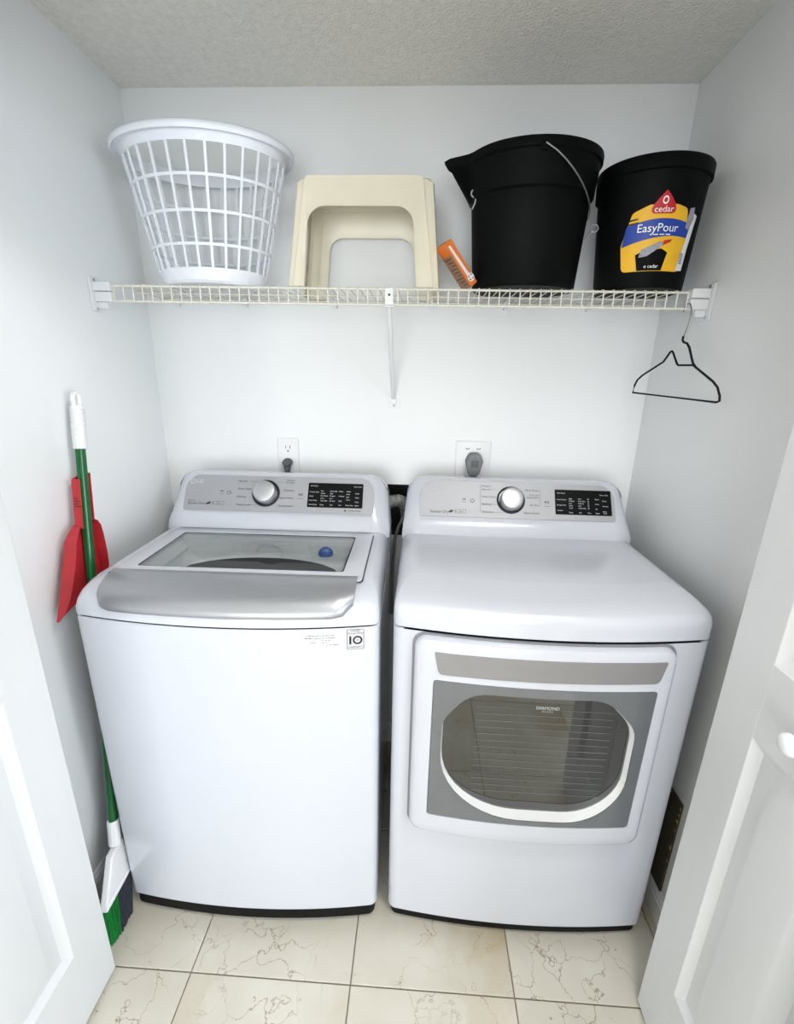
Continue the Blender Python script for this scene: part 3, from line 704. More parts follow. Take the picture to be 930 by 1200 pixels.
# ------------------------------------------------------------------ wire shelf
SZ, SY = 1.6745, -.245
sh = thing('wire_shelf', (RW/2, -.12, SZ), 'white wire shelf spanning the closet wall to wall above the machines', 'shelf')
w0 = G().tube([(0, -.003, SZ-.0005), (0, SY+.012, SZ-.0005), (0, SY+.003, SZ-.0012), (0, SY-.0005, SZ-.004), (0, SY-.0015, SZ-.012), (0, SY-.0015, 1.630)], .0017, 6)
w0.v = [(x, y+.12, z-SZ) for x, y, z in w0.v]
first = w0.build('deck_wire', M['wire'], sh, smooth=60)
nw = 58
for k in range(nw):
    x = lerp(.054, 1.545, k/(nw-1))
    o = first if k == 0 else first.copy()
    if k: COL.objects.link(o); o.parent = sh
    o.location = (x-RW/2, 0, 0)
for y, z, r in ((SY+.0035, SZ-.0050, .0030), (SY+.0025, 1.632, .0030), (-.008, SZ-.0035, .0028), (-.125, SZ-.0042, .0026)):
    G().tube([(.045, y, z), (RW-.045, y, z)], r, 8).build('rod', M['wire'], sh, smooth=60, world=True)
for s in (0, 1):
    def q(x): return x if s == 0 else RW-x
    g = G(); a, b = sorted((q(.0003), q(.0045))); g.box(a, b, -.268, -.232, 1.604, 1.689)
    a, b = sorted((q(.0045), q(.049))); g.box(a, b, -.258, -.236, 1.655, 1.6775).box(a, b, -.256, -.236, 1.6285, 1.6535)
    a, b = sorted((q(.0045), q(.030))); g.box(a, b, -.250, -.240, 1.612, 1.6285)
    e = g.build('end_bracket', M['plastic'], sh, smooth=0, bevel=.002, world=True)
    for z in (1.682, 1.611): G().lathe([(.0045, 0), (.0045, .0015), (.003, .0025)], lambda p, r, hh: (q(.0045+hh), -.25+p, z+r), 10).build('screw', M['chrome'], e, smooth=50, world=True)
g = G(); g.box(.7795, .8015, SY-.0065, SY-.0035, 1.6305, 1.6700).box(.7795, .8015, SY-.0065, SY+.010, 1.6255, 1.6295).box(.7815, .7995, SY-.0065, SY+.006, 1.6690, 1.6715)
br = g.build('support_brace', M['plastic'], sh, smooth=0, bevel=.001, world=True)
G().tube([(.7905, SY+.002, 1.628), (.7905, SY+.012, 1.615), (.7915, -.022, 1.400), (.7920, -.005, 1.378)], .0068, 10).build('brace_pole', M['plastic'], br, smooth=60, world=True)
g = G(); g.prism(round_poly([(.774, 1.352), (.814, 1.352), (.814, 1.402), (.774, 1.402)], .008, 4), lambda a, b, t: (a, -t, b), .004); g.box(.783, .801, -.014, -.003, 1.366, 1.384)
g.build('brace_foot', M['plastic'], br, smooth=0, bevel=.001, world=True)
G().lathe([(.003, 0), (.003, .0015), (.001, .002)], lambda p, r, hh: (.7905+p, SY-.0065-hh, 1.6545+r), 10).build('screw', M['slot'], br, smooth=50, world=True)
g = G().lathe([(.004, 0), (.004, .002), (.002, .003)], lambda p, r, hh: (.794+p, -.004-hh, 1.360+r), 10).build('screw', M['chrome'], br, smooth=50, world=True)
for x in (.105, .321, .605, .904, 1.13, 1.38):
    g = G(); g.box(x-.006, x+.006, -.014, -.0003, 1.652, 1.680); g.box(x-.0055, x+.0055, -.018, -.013, 1.650, 1.659)
    g.build('wall_clip', M['plastic'], sh, smooth=0, bevel=.001, world=True)

# ------------------------------------------------------------------ laundry basket
BZ0, BZ1 = SZ+.0015, 2.004
bcx, bcy = .298, -.166
bk = thing('laundry_basket', (bcx, bcy, BZ0), 'round white plastic laundry basket with slatted sides on the wire shelf', 'basket')
def brad(z):
    t = (z-BZ0)/(BZ1-BZ0); return lerp(.137, .213, t), lerp(.108, .146, t)
def bpt(a, z, off=0.0):
    rx, ry = brad(z); return (bcx+(rx+off)*math.cos(a), bcy+(ry+off)*math.sin(a), z)
def bband(name, z0, z1, off0, off1, n=56):
    g = G(); g.loft([[bpt(2*PI*k/n, z, o) for k in range(n)] for z, o in ((z0, off0), (z1, off0), (z1, off1), (z0, off1))], True, loop=True)
    return g.build(name, M['basket'], bk, smooth=40, world=True)
n = 56
g = G(); g.loft([[bpt(2*PI*k/n, z, o) for k in range(n)] for z, o in ((BZ0+.034, -.003), (BZ0+.034, .0), (BZ0+.006, 0), (BZ0, -.006), (BZ0, -.03), (BZ0+.003, -.03), (BZ0+.005, -.008))], True, loop=False)
g.loft([[bpt(2*PI*k/n, BZ0+.002, o) for k in range(n)] for o in (-.03, -.09)], True, False, True)
g.build('base', M['basket'], bk, smooth=40, world=True)
g = G(); g.loft([[bpt(2*PI*k/n, z, o) for k in range(n)] for z, o in ((1.968, -.002), (1.968, .002), (1.988, .003), (1.992, .012), (1.986, .020), (1.984, .020), (1.990, .0225), (1.997, .021), (2.003, .013), (2.005, .004), (2.003, -.002))], True, loop=True)
g.build('rim', M['basket'], bk, smooth=50, world=True)
for z in (1.7615, 1.832, 1.905): bband('hoop', z-.0032, z+.0032, .0012, -.0030)
ns = 28
for k in range(ns):
    a = 2*PI*(k+.35)/ns; da = .0027/.17
    g = G(); rr = []
    for z in (BZ0+.030, 1.75, 1.86, 1.972):
        w = da*.17/((brad(z)[0]+brad(z)[1])/2)
        rr.append([bpt(a-w, z, .001), bpt(a+w, z, .001), bpt(a+w, z, -.0028), bpt(a-w, z, -.0028)])
    g.loft(rr, True, True, True); g.build('slat', M['basket'], bk, smooth=0, world=True)

# ------------------------------------------------------------------ step stool
STZ0, STZ1 = SZ+.0015, 1.932
stl = thing('step_stool', (.719, -.12, STZ0), 'cream plastic step stool with arched opening between basket and buckets', 'stool')
def st_x(s, k): return lerp(.5175, .5490, k) if s < 0 else lerp(.9205, .8960, k)
def st_y(s, k): return lerp(-.226, -.206, k) if s < 0 else lerp(-.014, -.034, k)
def kz_(z): return (z-STZ0)/(STZ1-STZ0)
# corner legs
for sx in (-1, 1):
    for sy_ in (-1, 1):
        g = G(); rr = []
        for z in [lerp(STZ0, STZ1-.012, i/8) for i in range(9)]+[STZ1-.008, STZ1-.006]:
            k = kz_(z); ax, ay = st_x(sx, k), st_y(sy_, k); e = .004 if z < STZ1-.011 else .010
            ins = 0 if z < STZ1-.011 else (z-(STZ1-.012))*1.2
            fl_ = .006*max(0, 1-k*12)
            ax -= sx*ins-sx*fl_*0; wx_, wy_ = .036, .050
            poly = [(ax-sx*wx_, ay), (ax-sx*.010, ay), (ax-sx*.003, ay-sy_*.003), (ax, ay-sy_*.010), (ax, ay-sy_*wy_), (ax-sx*e, ay-sy_*wy_), (ax-sx*e, ay-sy_*.013), (ax-sx*.012, ay-sy_*e), (ax-sx*wx_, ay-sy_*e)]
            rr.append([(px, py, z) for px, py in poly])
        g.loft(rr, True, True, True); g.build('leg', M['stool'], stl, smooth=30, world=True)
# top with ribs
g = G()
def rr_top(i, z, k): return [(x, y, z) for x, y in round_poly([(st_x(-1, k)+i, st_y(-1, k)+i), (st_x(1, k)-i, st_y(-1, k)+i), (st_x(1, k)-i, st_y(1, k)-i), (st_x(-1, k)+i, st_y(1, k)-i)], .018, 5)]
g.loft([rr_top(.004, STZ1-.012, 1), rr_top(.001, STZ1-.008, 1), rr_top(.006, STZ1-.001, 1), rr_top(.016, STZ1+.001, 1)], True, True, True)
g.build('seat', M['stool'], stl, smooth=40, world=True)
for y in (-.165, -.13, -.095, -.06):
    G().box(.556, .888, y-.0015, y+.0015, STZ1-.034, STZ1-.011).build('rib', M['stool'], stl, smooth=0, world=True)
def arch_panel(name, pts_out, pts_in, fn, t, rin, rout, flare):
    lo_ = round_poly(pts_out, rout, 6); li = round_poly(pts_in, rin, 6)
    lo_, li = refine([lo_, li], .03)
    # open at the bottom: both loops start at the right foot and run over the top to the left foot
    g = G(); rings = []
    n_ = len(lo_)
    for i in range(n_):
        (xo, zo), (xi, zi) = lo_[i], li[i]
        rings.append([fn(xo, zo, 0), fn(xo, zo, t), fn(lerp(xo, xi, .85), lerp(zo, zi, .85), t), fn(xi, zi, t+flare), fn(xi, zi, t+flare-.003), fn(lerp(xo, xi, .85), lerp(zo, zi, .85), 0)])
    rings = rings[:n_-0]
    keep = [r for r, (p, q_) in zip(rings, zip(lo_, li))]
    g.loft(keep[:last_i(lo_)+1], True, True, True)
    return g.build(name, M['stool'], stl, smooth=35, world=True)
def last_i(l): return max(i for i, p in enumerate(l) if abs(p[1]-l[-1][1]) < 1 and i <= IDX[0])
IDX = [0]
def arch(name, out4, in4, fn, t, rout, rin, flare):
    # out4/in4: right foot, top right, top left, left foot
    def path(p, r):
        ang = round_poly([p[0], p[1], p[2], p[3]], [0, r, r, 0], 7)
        return ang
    a, b = path(out4, rout), path(in4, rin)
    A, B = [], []
    for i in range(len(a)-1):
        k = max(1, int(math.ceil(max((Vector(a[i+1])-Vector(a[i])).length, (Vector(b[i+1])-Vector(b[i])).length)/.03)))
        for j in range(k):
            A.append(tuple(Vector(a[i]).lerp(Vector(a[i+1]), j/k))); B.append(tuple(Vector(b[i]).lerp(Vector(b[i+1]), j/k)))
    A.append(a[-1]); B.append(b[-1])
    P = [(A[0], B[0])]
    for x, y in zip(A[1:], B[1:]):
        if (Vector(x)-Vector(P[-1][0])).length+(Vector(y)-Vector(P[-1][1])).length > 1e-5: P.append((x, y))
    rings = []
    for (xo, zo), (xi, zi) in P:
        mx, mz = xi+(xo-xi)*.18, zi+(zo-zi)*.18
        rings.append([fn(xo, zo, 0), fn(xo, zo, t), fn(mx, mz, t), fn(xi, zi, t+flare), fn(xi, zi, t+flare-.003), fn(mx, mz, 0)])
    g = G().loft(rings, True, True, True); return g.build(name, M['stool'], stl, smooth=35, world=True)
arch('front_arch', [(.902, STZ0+.001), (.868, STZ1+.001), (.571, STZ1+.001), (.536, STZ0+.001)], [(.8585, STZ0), (.8450, 1.864), (.5790, 1.864), (.5645, STZ0)],
     lambda x, z, d: (x, st_y(-1, kz_(z))-d, z), .006, .012, .045, .003)
arch('back_arch', [(.905, STZ0+.001), (.880, STZ1-.012), (.563, STZ1-.012), (.532, STZ0+.001)], [(.8600, STZ0), (.8400, 1.842), (.5980, 1.842), (.5800, STZ0)],
     lambda x, z, d: (x, st_y(1, kz_(z))+d, z), .005, .012, .040, .002)
for s in (-1, 1):
    arch('side_arch', [(-.030, STZ0+.001), (-.045, STZ1-.012), (-.195, STZ1-.012), (-.210, STZ0+.001)], [(-.062, STZ0), (-.072, 1.845), (-.168, 1.845), (-.178, STZ0)],
         lambda y, z, d, s=s: (st_x(s, kz_(z))+s*(d-.004), y, z), .004, .012, .03, .0015)

# ------------------------------------------------------------------ buckets
def bucket(root, cx, cy, prof, sy_ratio, spout=None, n=64):
    # prof: list of (rx, ry, z) outside; returns builder with inner wall
    def pt(a, rx, ry, z, d=0):
        x, y = (rx+d)*math.cos(a), (ry+d)*math.sin(a)
        if spout:
            zs0, amp, wid = spout; k = max(0, min(1, (z-zs0)/(1.972-zs0)))
            da = abs(((a-PI+PI) % (2*PI))-PI); b = math.exp(-(da/wid)**2)*amp*k
            x += b*math.cos(a)*1.0; y += b*math.sin(a)
        return (cx+x, cy+y, z)
    A = [2*PI*k/n for k in range(n)]
    rings = [[pt(a, rx, ry, z) for a in A] for rx, ry, z in prof]
    inn = [[pt(a, rx, ry, z, -.004) for a in A] for rx, ry, z in reversed(prof)]
    inn[-1] = [(x, y, z+.004) for x, y, z in inn[-1]]
    return rings+inn
b1 = thing('mop_bucket', (1.143, -.178, SZ+.0015), 'black plastic bucket with pouring spout and wire handle, beside the orange box', 'bucket')
z0 = SZ+.0015
P1 = [(.128, .100, z0), (.133, .105, z0+.006), (.148, .120, 1.880), (.1545, .1265, 1.884), (.161, .133, 1.952), (.1665, .1375, 1.955), (.1675, .1385, 1.968), (.166, .137, 1.974), (.162, .133, 1.975)]
g = G(); g.loft(bucket(b1, 1.143, -.178, P1, .8, (1.885, .056, .20)), True, True, True); g.build('body', M['bucket'], b1, smooth=45, world=True)
hy = -.178-.1385
for ya, yb in ((hy-.002, hy+.006), (-.178+.130, -.178+.140)): G().box(1.131, 1.149, ya, yb, 1.944, 1.962).build('handle_ear', M['bucket'], b1, smooth=0, bevel=.003, world=True)
pts = []
for k in range(25):
    t = PI*k/24; yy = -.178-.1455*math.cos(t)
    xx_ = 1.139+.150*math.sin(t)**.85; zz = 1.955-.112*math.sin(t)**1.0
    pts.append((xx_, yy, zz))
G().tube(pts, .0017, 8).build('wire_handle', M['steel'], b1, smooth=60, world=True)
for (x, z, yy, nm) in ((1.312, 1.826, -.185, 0), (.998, 1.893, -.215, 1)):
    g = G(); n_ = 14; g.tube([(x+.0085*math.cos(2*PI*k/n_), yy, z+.0085*math.sin(2*PI*k/n_)) for k in range(n_)], .0020, 6, closed=True)
    sx = -1 if nm == 0 else 1
    g.tube([(x+sx*.006, yy, z-.006), (x+sx*.014, yy, z-.016), (x+sx*.020*(.6 if nm else 1), yy, z-.026)], .0022, 6)
    if nm: g.tube([(x+.004, yy, z-.008), (x+.002, yy, z-.022), (x-.004, yy, z-.034)], .0018, 6)
    g.build('wire_eyelet', M['chrome'], b1, smooth=60, world=True)

b2 = thing('bucket', (1.4475, -.168, SZ+.0015), 'black plastic bucket with yellow and blue label at the right shelf end', 'bucket')
C2 = (1.4475, -.168)
P2 = [(.104, .096, z0), (.108, .100, z0+.005), (.1265, .1145, 1.922), (.1330, .1210, 1.924), (.1335, .1215, 1.950), (.131, .119, 1.954), (.127, .115, 1.955)]
g = G(); g.loft(bucket(b2, C2[0], C2[1], P2, .9), True, True, True); g.build('body', M['bucket'], b2, smooth=45, world=True)
g = G(); g.loft([[(C2[0]+(.127+d)*math.cos(a), C2[1]+(.116+d)*math.sin(a), z) for a in [PI*.97+.34*k/6 for k in range(7)]] for z, d in ((1.924, -.004), (1.924, .008), (1.886, .006), (1.880, .001), (1.880, -.004))], False); g.build('handle_ear', M['bucket'], b2, smooth=40, world=True)
def lab(x, z, off):                 # x in metres to the right of the label centre line, on the curved front
    k = (z-z0)/(1.922-z0); rx, ry = lerp(.108, .1265, k)+off, lerp(.100, .1145, k)+off
    a = math.radians(-90+(-5.0))+x/(.118)
    return (C2[0]+rx*math.cos(a), C2[1]+ry*math.sin(a), z)
def curved(g, poly, off, zstep=.012):
    # triangulated sheet on the curved front: sweep rows
    zs_ = sorted(set([p[1] for p in poly])); z = zs_[0]; rows = []
    zz = [zs_[0]]
    for a, b in zip(zs_, zs_[1:]):
        k = max(1, int(math.ceil((b-a)/zstep))); zz += [lerp(a, b, j/k) for j in range(1, k+1)]
    def span(z):
        xs = []
        for i in range(len(poly)):
            (x0, z0_), (x1, z1_) = poly[i], poly[(i+1) % len(poly)]
            if abs(z1_-z0_) < 1e-9:
                if abs(z-z0_) < 1e-9: xs += [x0, x1]
            elif min(z0_, z1_)-1e-9 <= z <= max(z0_, z1_)+1e-9: xs.append(lerp(x0, x1, (z-z0_)/(z1_-z0_)))
        return min(xs), max(xs)
    rows = []
    for z in zz:
        a, b = span(z); rows.append([lab(lerp(a, b, j/12), z, off) for j in range(13)])
    g.loft(rows, False); return g
LB = round_poly([(-.078, 1.712), (.070, 1.712), (.074, 1.775), (.058, 1.846), (.030, 1.852), (-.030, 1.852), (-.066, 1.838), (-.086, 1.770)], .012, 3)
g = G(); curved(g, LB, .0008); lb = g.build('label', M['yellow'], b2, smooth=40, world=True)
def lprint(name, m, polys, off=.0014, texts=()):
    g = G()
    for p in polys: curved(g, p, off)
    for (t, s, x, z, al) in texts: g.text(t, s, lambda a, b: lab(a, b, off), al, x, z)
    return g.build(name, m, lb, smooth=0, world=True, fix=False)
g = G(); nb = 18; rows = []
for k in range(nb+1):
    u = k/nb; za = 1.767+.020*math.sin(PI*min(1, u*1.05)*.62); zt = 1.811+.010*math.sin(PI*u)+.004*u
    rows.append([lab(lerp(lerp(-.084, -.076, j/4), .074, u), lerp(za, zt, j/4), .0014) for j in range(5)])
g.loft(rows, False).build('blue_band', M['blue'], lb, smooth=0, world=True, fix=False)
lprint('red_drop', M['red'], [[(-.020, 1.8325), (.020, 1.8325), (.0255, 1.8365), (.0265, 1.843), (.0225, 1.853), (.014, 1.8645), (.006, 1.874), (0, 1.880), (-.006, 1.873), (-.014, 1.8635), (-.0225, 1.852), (-.0265, 1.843), (-.0255, 1.8365)]], .0018)
lprint('white_side', M['labelwhite'], [[(.058, 1.714), (.082, 1.716), (.084, 1.76), (.094, 1.835), (.080, 1.838), (.074, 1.800)]], .0020)
lprint('bucket_picture', M['bucket'], [[(-.040, 1.713), (.018, 1.713), (.026, 1.752), (.010, 1.760), (-.030, 1.756), (-.048, 1.748)]], .0018)
lprint('mop_picture', M['labelgrey'], [[(-.040, 1.742), (-.022, 1.744), (.014, 1.768), (.006, 1.776), (-.036, 1.758)]], .0024)
lprint('mop_picture', M['labelgrey'], [[(.060, 1.806), (.072, 1.802), (.082, 1.826), (.078, 1.850), (.064, 1.846)]], .0024)
lprint('red_picture', M['red'], [[(.010, 1.766), (.028, 1.774), (.032, 1.780), (.012, 1.777)]], .0026)
lprint('bar_code', M['blue'], [[(.0635, 1.730+k*.004), (.0745, 1.7305+k*.004), (.0745, 1.7325+k*.004), (.0635, 1.732+k*.004)] for k in range(6)], .0026)
lprint('label_lettering', M['whiteink'], [[(x0, 1.7885), (x1, 1.7885), (x1, 1.7905), (x0, 1.7905)] for x0, x1 in ((-.022, -.018), (-.015, -.004), (-.001, .010), (.013, .024))], .0026, [('EasyPour', .0250, -.006, 1.803, 'CENTER'), ('cedar', .0185, 0, 1.8410, 'CENTER'), ('o cedar', .0110, -.008, 1.722, 'CENTER')])
g = G()
for rr_ in ((1.0, .62),): g.loft([[lab(.0085*q*.75*math.cos(2*PI*k/16), 1.8595+.0085*q*math.sin(2*PI*k/16), .0026) for k in range(17)] for q in rr_], False)
g.build('drop_emblem', M['whiteink'], lb, smooth=0, world=True, fix=False)
lprint('side_lettering', M['ink'], [[(-.074, 1.812), (-.050, 1.815), (-.050, 1.818), (-.072, 1.816)], [(-.072, 1.820), (-.052, 1.823), (-.052, 1.826), (-.070, 1.824)]], .0026)

# ------------------------------------------------------------------ orange box leaning by the stool
cth, sth = math.cos(math.radians(22)), math.sin(math.radians(22))
e1 = Vector((.665*cth, .665*sth, -.747)); e2 = Vector((.747*cth, .747*sth, .665)); e3 = Vector((-sth, cth, 0)); A0 = Vector((.9277, -.262, 1.7691))
def ob(a, b, d): return A0+e1*a+e2*b+e3*d
bx = thing('carton', tuple(ob(.12, 0, .02)), 'small orange carton leaning at an angle between stool and black bucket', 'box')
Lb, Tb, Db = .1215, .0215, .055
G().box(0, Lb, 0, Tb, 0, Db, lambda a, b, d: ob(a, b, d)).build('box', M['orange'], bx, smooth=0, bevel=.0015, world=True)
def face(a, b): return ob(a, b, -.0006)
g = G(); g.add([face(.010, .0035), face(.108, .0060), face(.108, .0150), (face(.010, .0095))], [(0, 1, 2, 3)])
g.sheet([(.1015+.0105*math.cos(2*PI*k/18), .0125+.0095*math.sin(2*PI*k/18)) for k in range(18)], lambda a, b: ob(a, b, -.0009)); g.build('white_print', M['labelwhite'], bx, smooth=0, world=True, fix=False)
g = G()
for a0 in (.3, 2.0, 3.6, 5.0):
    g.loft([[ob(.1015+r*math.cos(a0+.8*k/5), .0125+r*.9*math.sin(a0+.8*k/5), -.0013) for k in range(6)] for r in (.0080, .0050)], False)
g.build('emblem', M['ink'], bx, smooth=0, world=True, fix=False)
def side(a, d): return ob(a, -.0006, d)
g = G(); g.add([side(.030, .004), side(.122, .004), side(.122, Db-.004), side(.030, Db-.004)], [(0, 1, 2, 3)]); g.build('side_print', M['brown'], bx, smooth=0, world=True, fix=False)
g = G()
for k in range(9): g.add([ob(.036+k*.0092, -.0010, .010), ob(.0385+k*.0092, -.0010, .010), ob(.0385+k*.0092, -.0010, .045-(k % 3)*.009), ob(.036+k*.0092, -.0010, .045-(k % 3)*.009)], [(0, 1, 2, 3)])
g.build('side_lettering', M['board'], bx, smooth=0, world=True, fix=False)

# ------------------------------------------------------------------ hanger
hg = thing('clothes_hanger', (1.549, -.245, 1.632), 'thin black clothes hanger hanging from the right end of the wire shelf', 'hanger')
hp = [(1.526, -.0715, 1.4193), (1.5265, -.074, 1.440), (1.5283, -.082, 1.456), (1.5315, -.104, 1.4700), (1.5412, -.1907, 1.5051), (1.5425, -.2030, 1.518), (1.5438, -.2130, 1.5295), (1.5446, -.2190, 1.5315), (1.5453, -.2250, 1.527), (1.5485, -.2480, 1.4985), (1.5492, -.2540, 1.4950),
      (1.5562, -.3101, 1.4938), (1.5658, -.3867, 1.456), (1.5681, -.4050, 1.4430), (1.5696, -.4175, 1.424), (1.5700, -.4195, 1.4130), (1.5690, -.4110, 1.4095)]
G().tube(hp, .0027, 8, closed=True).build('frame', M['velvet'], hg, smooth=60, world=True)
G().tube([(1.5572, -.318, 1.491), (1.5562, -.308, 1.4975), (1.5552, -.298, 1.512), (1.5530, -.283, 1.537), (1.5515, -.2715, 1.5475), (1.5497, -.2585, 1.551), (1.5490, -.2520, 1.557), (1.5490, -.2530, 1.5665)], .0028, 8).build('neck', M['velvet'], hg, smooth=60, world=True)
G().tube([(1.5490, -.2530, 1.562), (1.5500, -.262, 1.588), (1.5503, -.266, 1.610), (1.5500, -.2640, 1.630), (1.5495, -.2550, 1.6420), (1.5490, -.2440, 1.6435), (1.5485, -.2340, 1.637), (1.5482, -.231, 1.625)], .0015, 8).build('hook', M['steel'], hg, smooth=60, world=True)

# ------------------------------------------------------------------ broom and dustpan
p_top, p_bot = Vector((.036, -.4285, 1.4010)), Vector((.094, -.652, .262))
ax = (p_bot-p_top).normalized()
def pole(s): return p_top+ax*s           # metres from the top end
Lp = (p_bot-p_top).length
bm_ = thing('broom', (.118, -.70, 0), 'green-handled broom with white grip standing between left wall and washer', 'broom')
G().tube([pole(.13), pole(Lp)], .0115, 14).build('pole', M['green'], bm_, smooth=60, world=True)
side_v = Vector((0, 1, 0)); side_v = (side_v-ax*side_v.dot(ax)).normalized(); nv = ax.cross(side_v)
g = G(); rr_ = []
for s, r in ((.034, .0145), (.05, .0145), (.09, .0150), (.125, .0152), (.138, .0150), (.139, .0118)):
    rr_.append([pole(s)+(side_v*math.cos(2*PI*k/16)*r+nv*math.sin(2*PI*k/16)*r) for k in range(16)])
g.loft(rr_, True, True, True)
for k in range(12):
    s = .045+k*.0072
    g.tube([pole(s)+(side_v*math.cos(a)+nv*math.sin(a))*.0150+ax*(.004*math.cos(2*a)) for a in [2*PI*q/14 for q in range(14)]], .0011, 5, closed=True)
n_ = 18
g.tube([pole(.020)+side_v*.0115*math.cos(2*PI*k/n_)+ax*.018*math.sin(2*PI*k/n_) for k in range(n_)], .0058, 8, closed=True)
g.build('grip', M['plastic'], bm_, smooth=50, world=True)
hd = [Vector((.094, -.652, .262)), Vector((.098, -.640, .210))]
g = G()
g.tube([pole(Lp-.035), pole(Lp+.02), Vector((.096, -.660, .226))], [.0150, .0155, .0150], 14)
fr0, fr1 = Vector((.106, -.7480, .120)), Vector((.104, -.632, .128)); up0, up1 = Vector((.098, -.690, .222)), Vector((.098, -.643, .228))
t_ = Vector((.010, 0, .001))
def slab(pts, th):
    g.add([p-th for p in pts]+[p+th for p in pts], [(3, 2, 1, 0), (4, 5, 6, 7)]+[(i, (i+1) % 4, 4+(i+1) % 4, 4+i) for i in range(4)])
slab([fr0, fr1, up1, up0], t_); slab([fr0+Vector((.001, -.004, -.012)), fr1+Vector((.001, .002, -.012)), fr1, fr0], t_*1.15)
g.build('head', M['plastic'], bm_, smooth=0, bevel=.004, bseg=3, world=True)
for nm, u0, u1, m in (('green_bristles', 0.0, .38, 'bristlegreen'), ('charcoal_bristles', .38, 1.0, 'bristlegrey')):
    g = G(); N_ = int(260*(u1-u0))
    for k in range(N_):
        u = lerp(u0, u1, (k+random.random())/N_); th = random.uniform(-1, 1)
        a = fr0.lerp(fr1, lerp(.03, .97, u))+Vector((.001+.0085*th, 0, -.010))
        b = Vector((.120+.0105*th-.004, lerp(-.764, -.678, u)+random.uniform(-.004, .004), .001+random.random()*.010+ (.0 if u < .9 else 0)))
        mid = a.lerp(b, .5)+Vector((.001, random.uniform(-.002, .002), 0)); w = .0016
        g.add([a+Vector((-w, 0, 0)), a+Vector((w, 0, 0)), a+Vector((0, w*1.6, 0)), mid+Vector((-w, 0, 0)), mid+Vector((w, 0, 0)), mid+Vector((0, w*1.6, 0)), b+Vector((-w, 0, 0)), b+Vector((w, 0, 0)), b+Vector((0, w*1.6, 0))],
              [(0, 1, 4, 3), (1, 2, 5, 4), (2, 0, 3, 5), (3, 4, 7, 6), (4, 5, 8, 7), (5, 3, 6, 8), (6, 7, 8)])
    o = g.build(nm, M[m], bm_, smooth=0, world=True, fix=False); o['kind'] = 'stuff'

dp_ = thing('dustpan', (.05, -.51, 1.05), 'red dustpan clipped onto the broom handle against the left wall', 'dustpan')
# local frame along the pole: s downwards, y across, x outwards from the wall
def dpt(s, c, d):
    p = pole(s); c = (c if c < 0 else c*.66)-.003; return Vector((d, p.y+c, p.z+c*.22))
def channel(s0, s1, w0_, w1_, dep0, dep1):
    g = G(); rr_ = []
    for k in range(9):
        t = k/8; s = lerp(s0, s1, t); w = lerp(w0_, w1_, t); wr_ = (w+.0045)/.66; bx0 = pole(s).x-.0165; bx1 = lerp(dep0, dep1, t)+pole(s).x
        rr_.append([dpt(s, -w, bx1), dpt(s, -w-.001, bx0+.003), dpt(s, -w+.004, bx0), dpt(s, wr_-.004, bx0), dpt(s, wr_+.001, bx0+.003), dpt(s, wr_, bx1), dpt(s, wr_-.005, bx1), dpt(s, wr_-.005, bx0+.004), dpt(s, -w+.003, bx0+.004), dpt(s, -w+.003, bx1)])
    g.loft(rr_, True, True, True); return g
channel(.205, .325, .0185, .0200, .006, .006).build('handle', M['redplastic'], dp_, smooth=40, world=True)
g = G(); rr_ = []
TR = [(.318, .028, .022), (.330, .047, .028), (.345, .057, .031), (.37, .063, .033), (.40, .071, .033), (.43, .080, .032), (.46, .089, .029), (.485, .097, .022), (.498, .101, .012), (.504, .103, .008)]
for s, w, dep in TR:
    b0 = pole(s).x-.0185; b0 = max(.012, b0)
    rr_.append([dpt(s, -w, b0+dep), dpt(s, -w, b0+.002), dpt(s, -w+.006, b0), dpt(s, w-.006, b0), dpt(s, w, b0+.002), dpt(s, w, b0+dep), dpt(s, w-.003, b0+dep), dpt(s, w-.003, b0+.004), dpt(s, -w+.003, b0+.004), dpt(s, -w+.003, b0+dep)])
g.loft(rr_, True, True, True)
s = .318; b0 = max(.012, pole(s).x-.0185)
g.build('pan', M['redplastic'], dp_, smooth=40, world=True)
g = G()
for k, w in enumerate((.010, .014, .012, .020)):
    s = .250+k*.0065; a = dpt(s, -.0205, pole(s).x-.010)
    g.add([a, a+Vector((w*.9, 0, 0)), a+Vector((w*.9, 0, -.0022)), a+Vector((0, 0, -.0022))], [(0, 1, 2, 3)])
g.build('lettering', M['blackink'], dp_, smooth=0, world=True, fix=False)

# ------------------------------------------------------------------ outlets, plugs, hoses
def plate(root, x0, x1, z0_, z1_):
    poly = round_poly([(x0, z0_), (x1, z0_), (x1, z1_), (x0, z1_)], .004, 3); cx, cz = (x0+x1)/2, (z0_+z1_)/2
    g = G(); g.loft([[(a, -.0002, b) for a, b in poly], [(a, -.0045, b) for a, b in poly], [(lerp(cx, a, .95), -.0062, lerp(cz, b, .97)) for a, b in poly]], True, True, True)
    return g.build('cover_plate', M['trim'], root, smooth=30, world=True)
ol = thing('wall_outlet', (.4325, -.002, 1.18), 'narrow white double wall outlet behind the washer', 'outlet')
plate(ol, .3965, .4690, 1.1180, 1.2440)
for zc in (1.2080, 1.1600):
    g = G(); g.prism(round_poly([(.4155, zc-.018), (.4500, zc-.018), (.4500, zc+.018), (.4155, zc+.018)], .012, 4), lambda a, b, t: (a, -.0060-t, b), .0015)
    r_ = g.build('receptacle', M['plastic'], ol, smooth=0, world=True)
    g = G(); g.box(.4245, .4265, -.0082, -.0070, zc+.001, zc+.010).box(.4385, .4405, -.0082, -.0070, zc, zc+.011); g.lathe([(.0028, 0), (.0028, .001)], lambda p, q, hh: (.4325+p, -.0070-hh, zc-.008+q), 10)
    g.build('slots', M['slot'], r_, smooth=0, world=True)
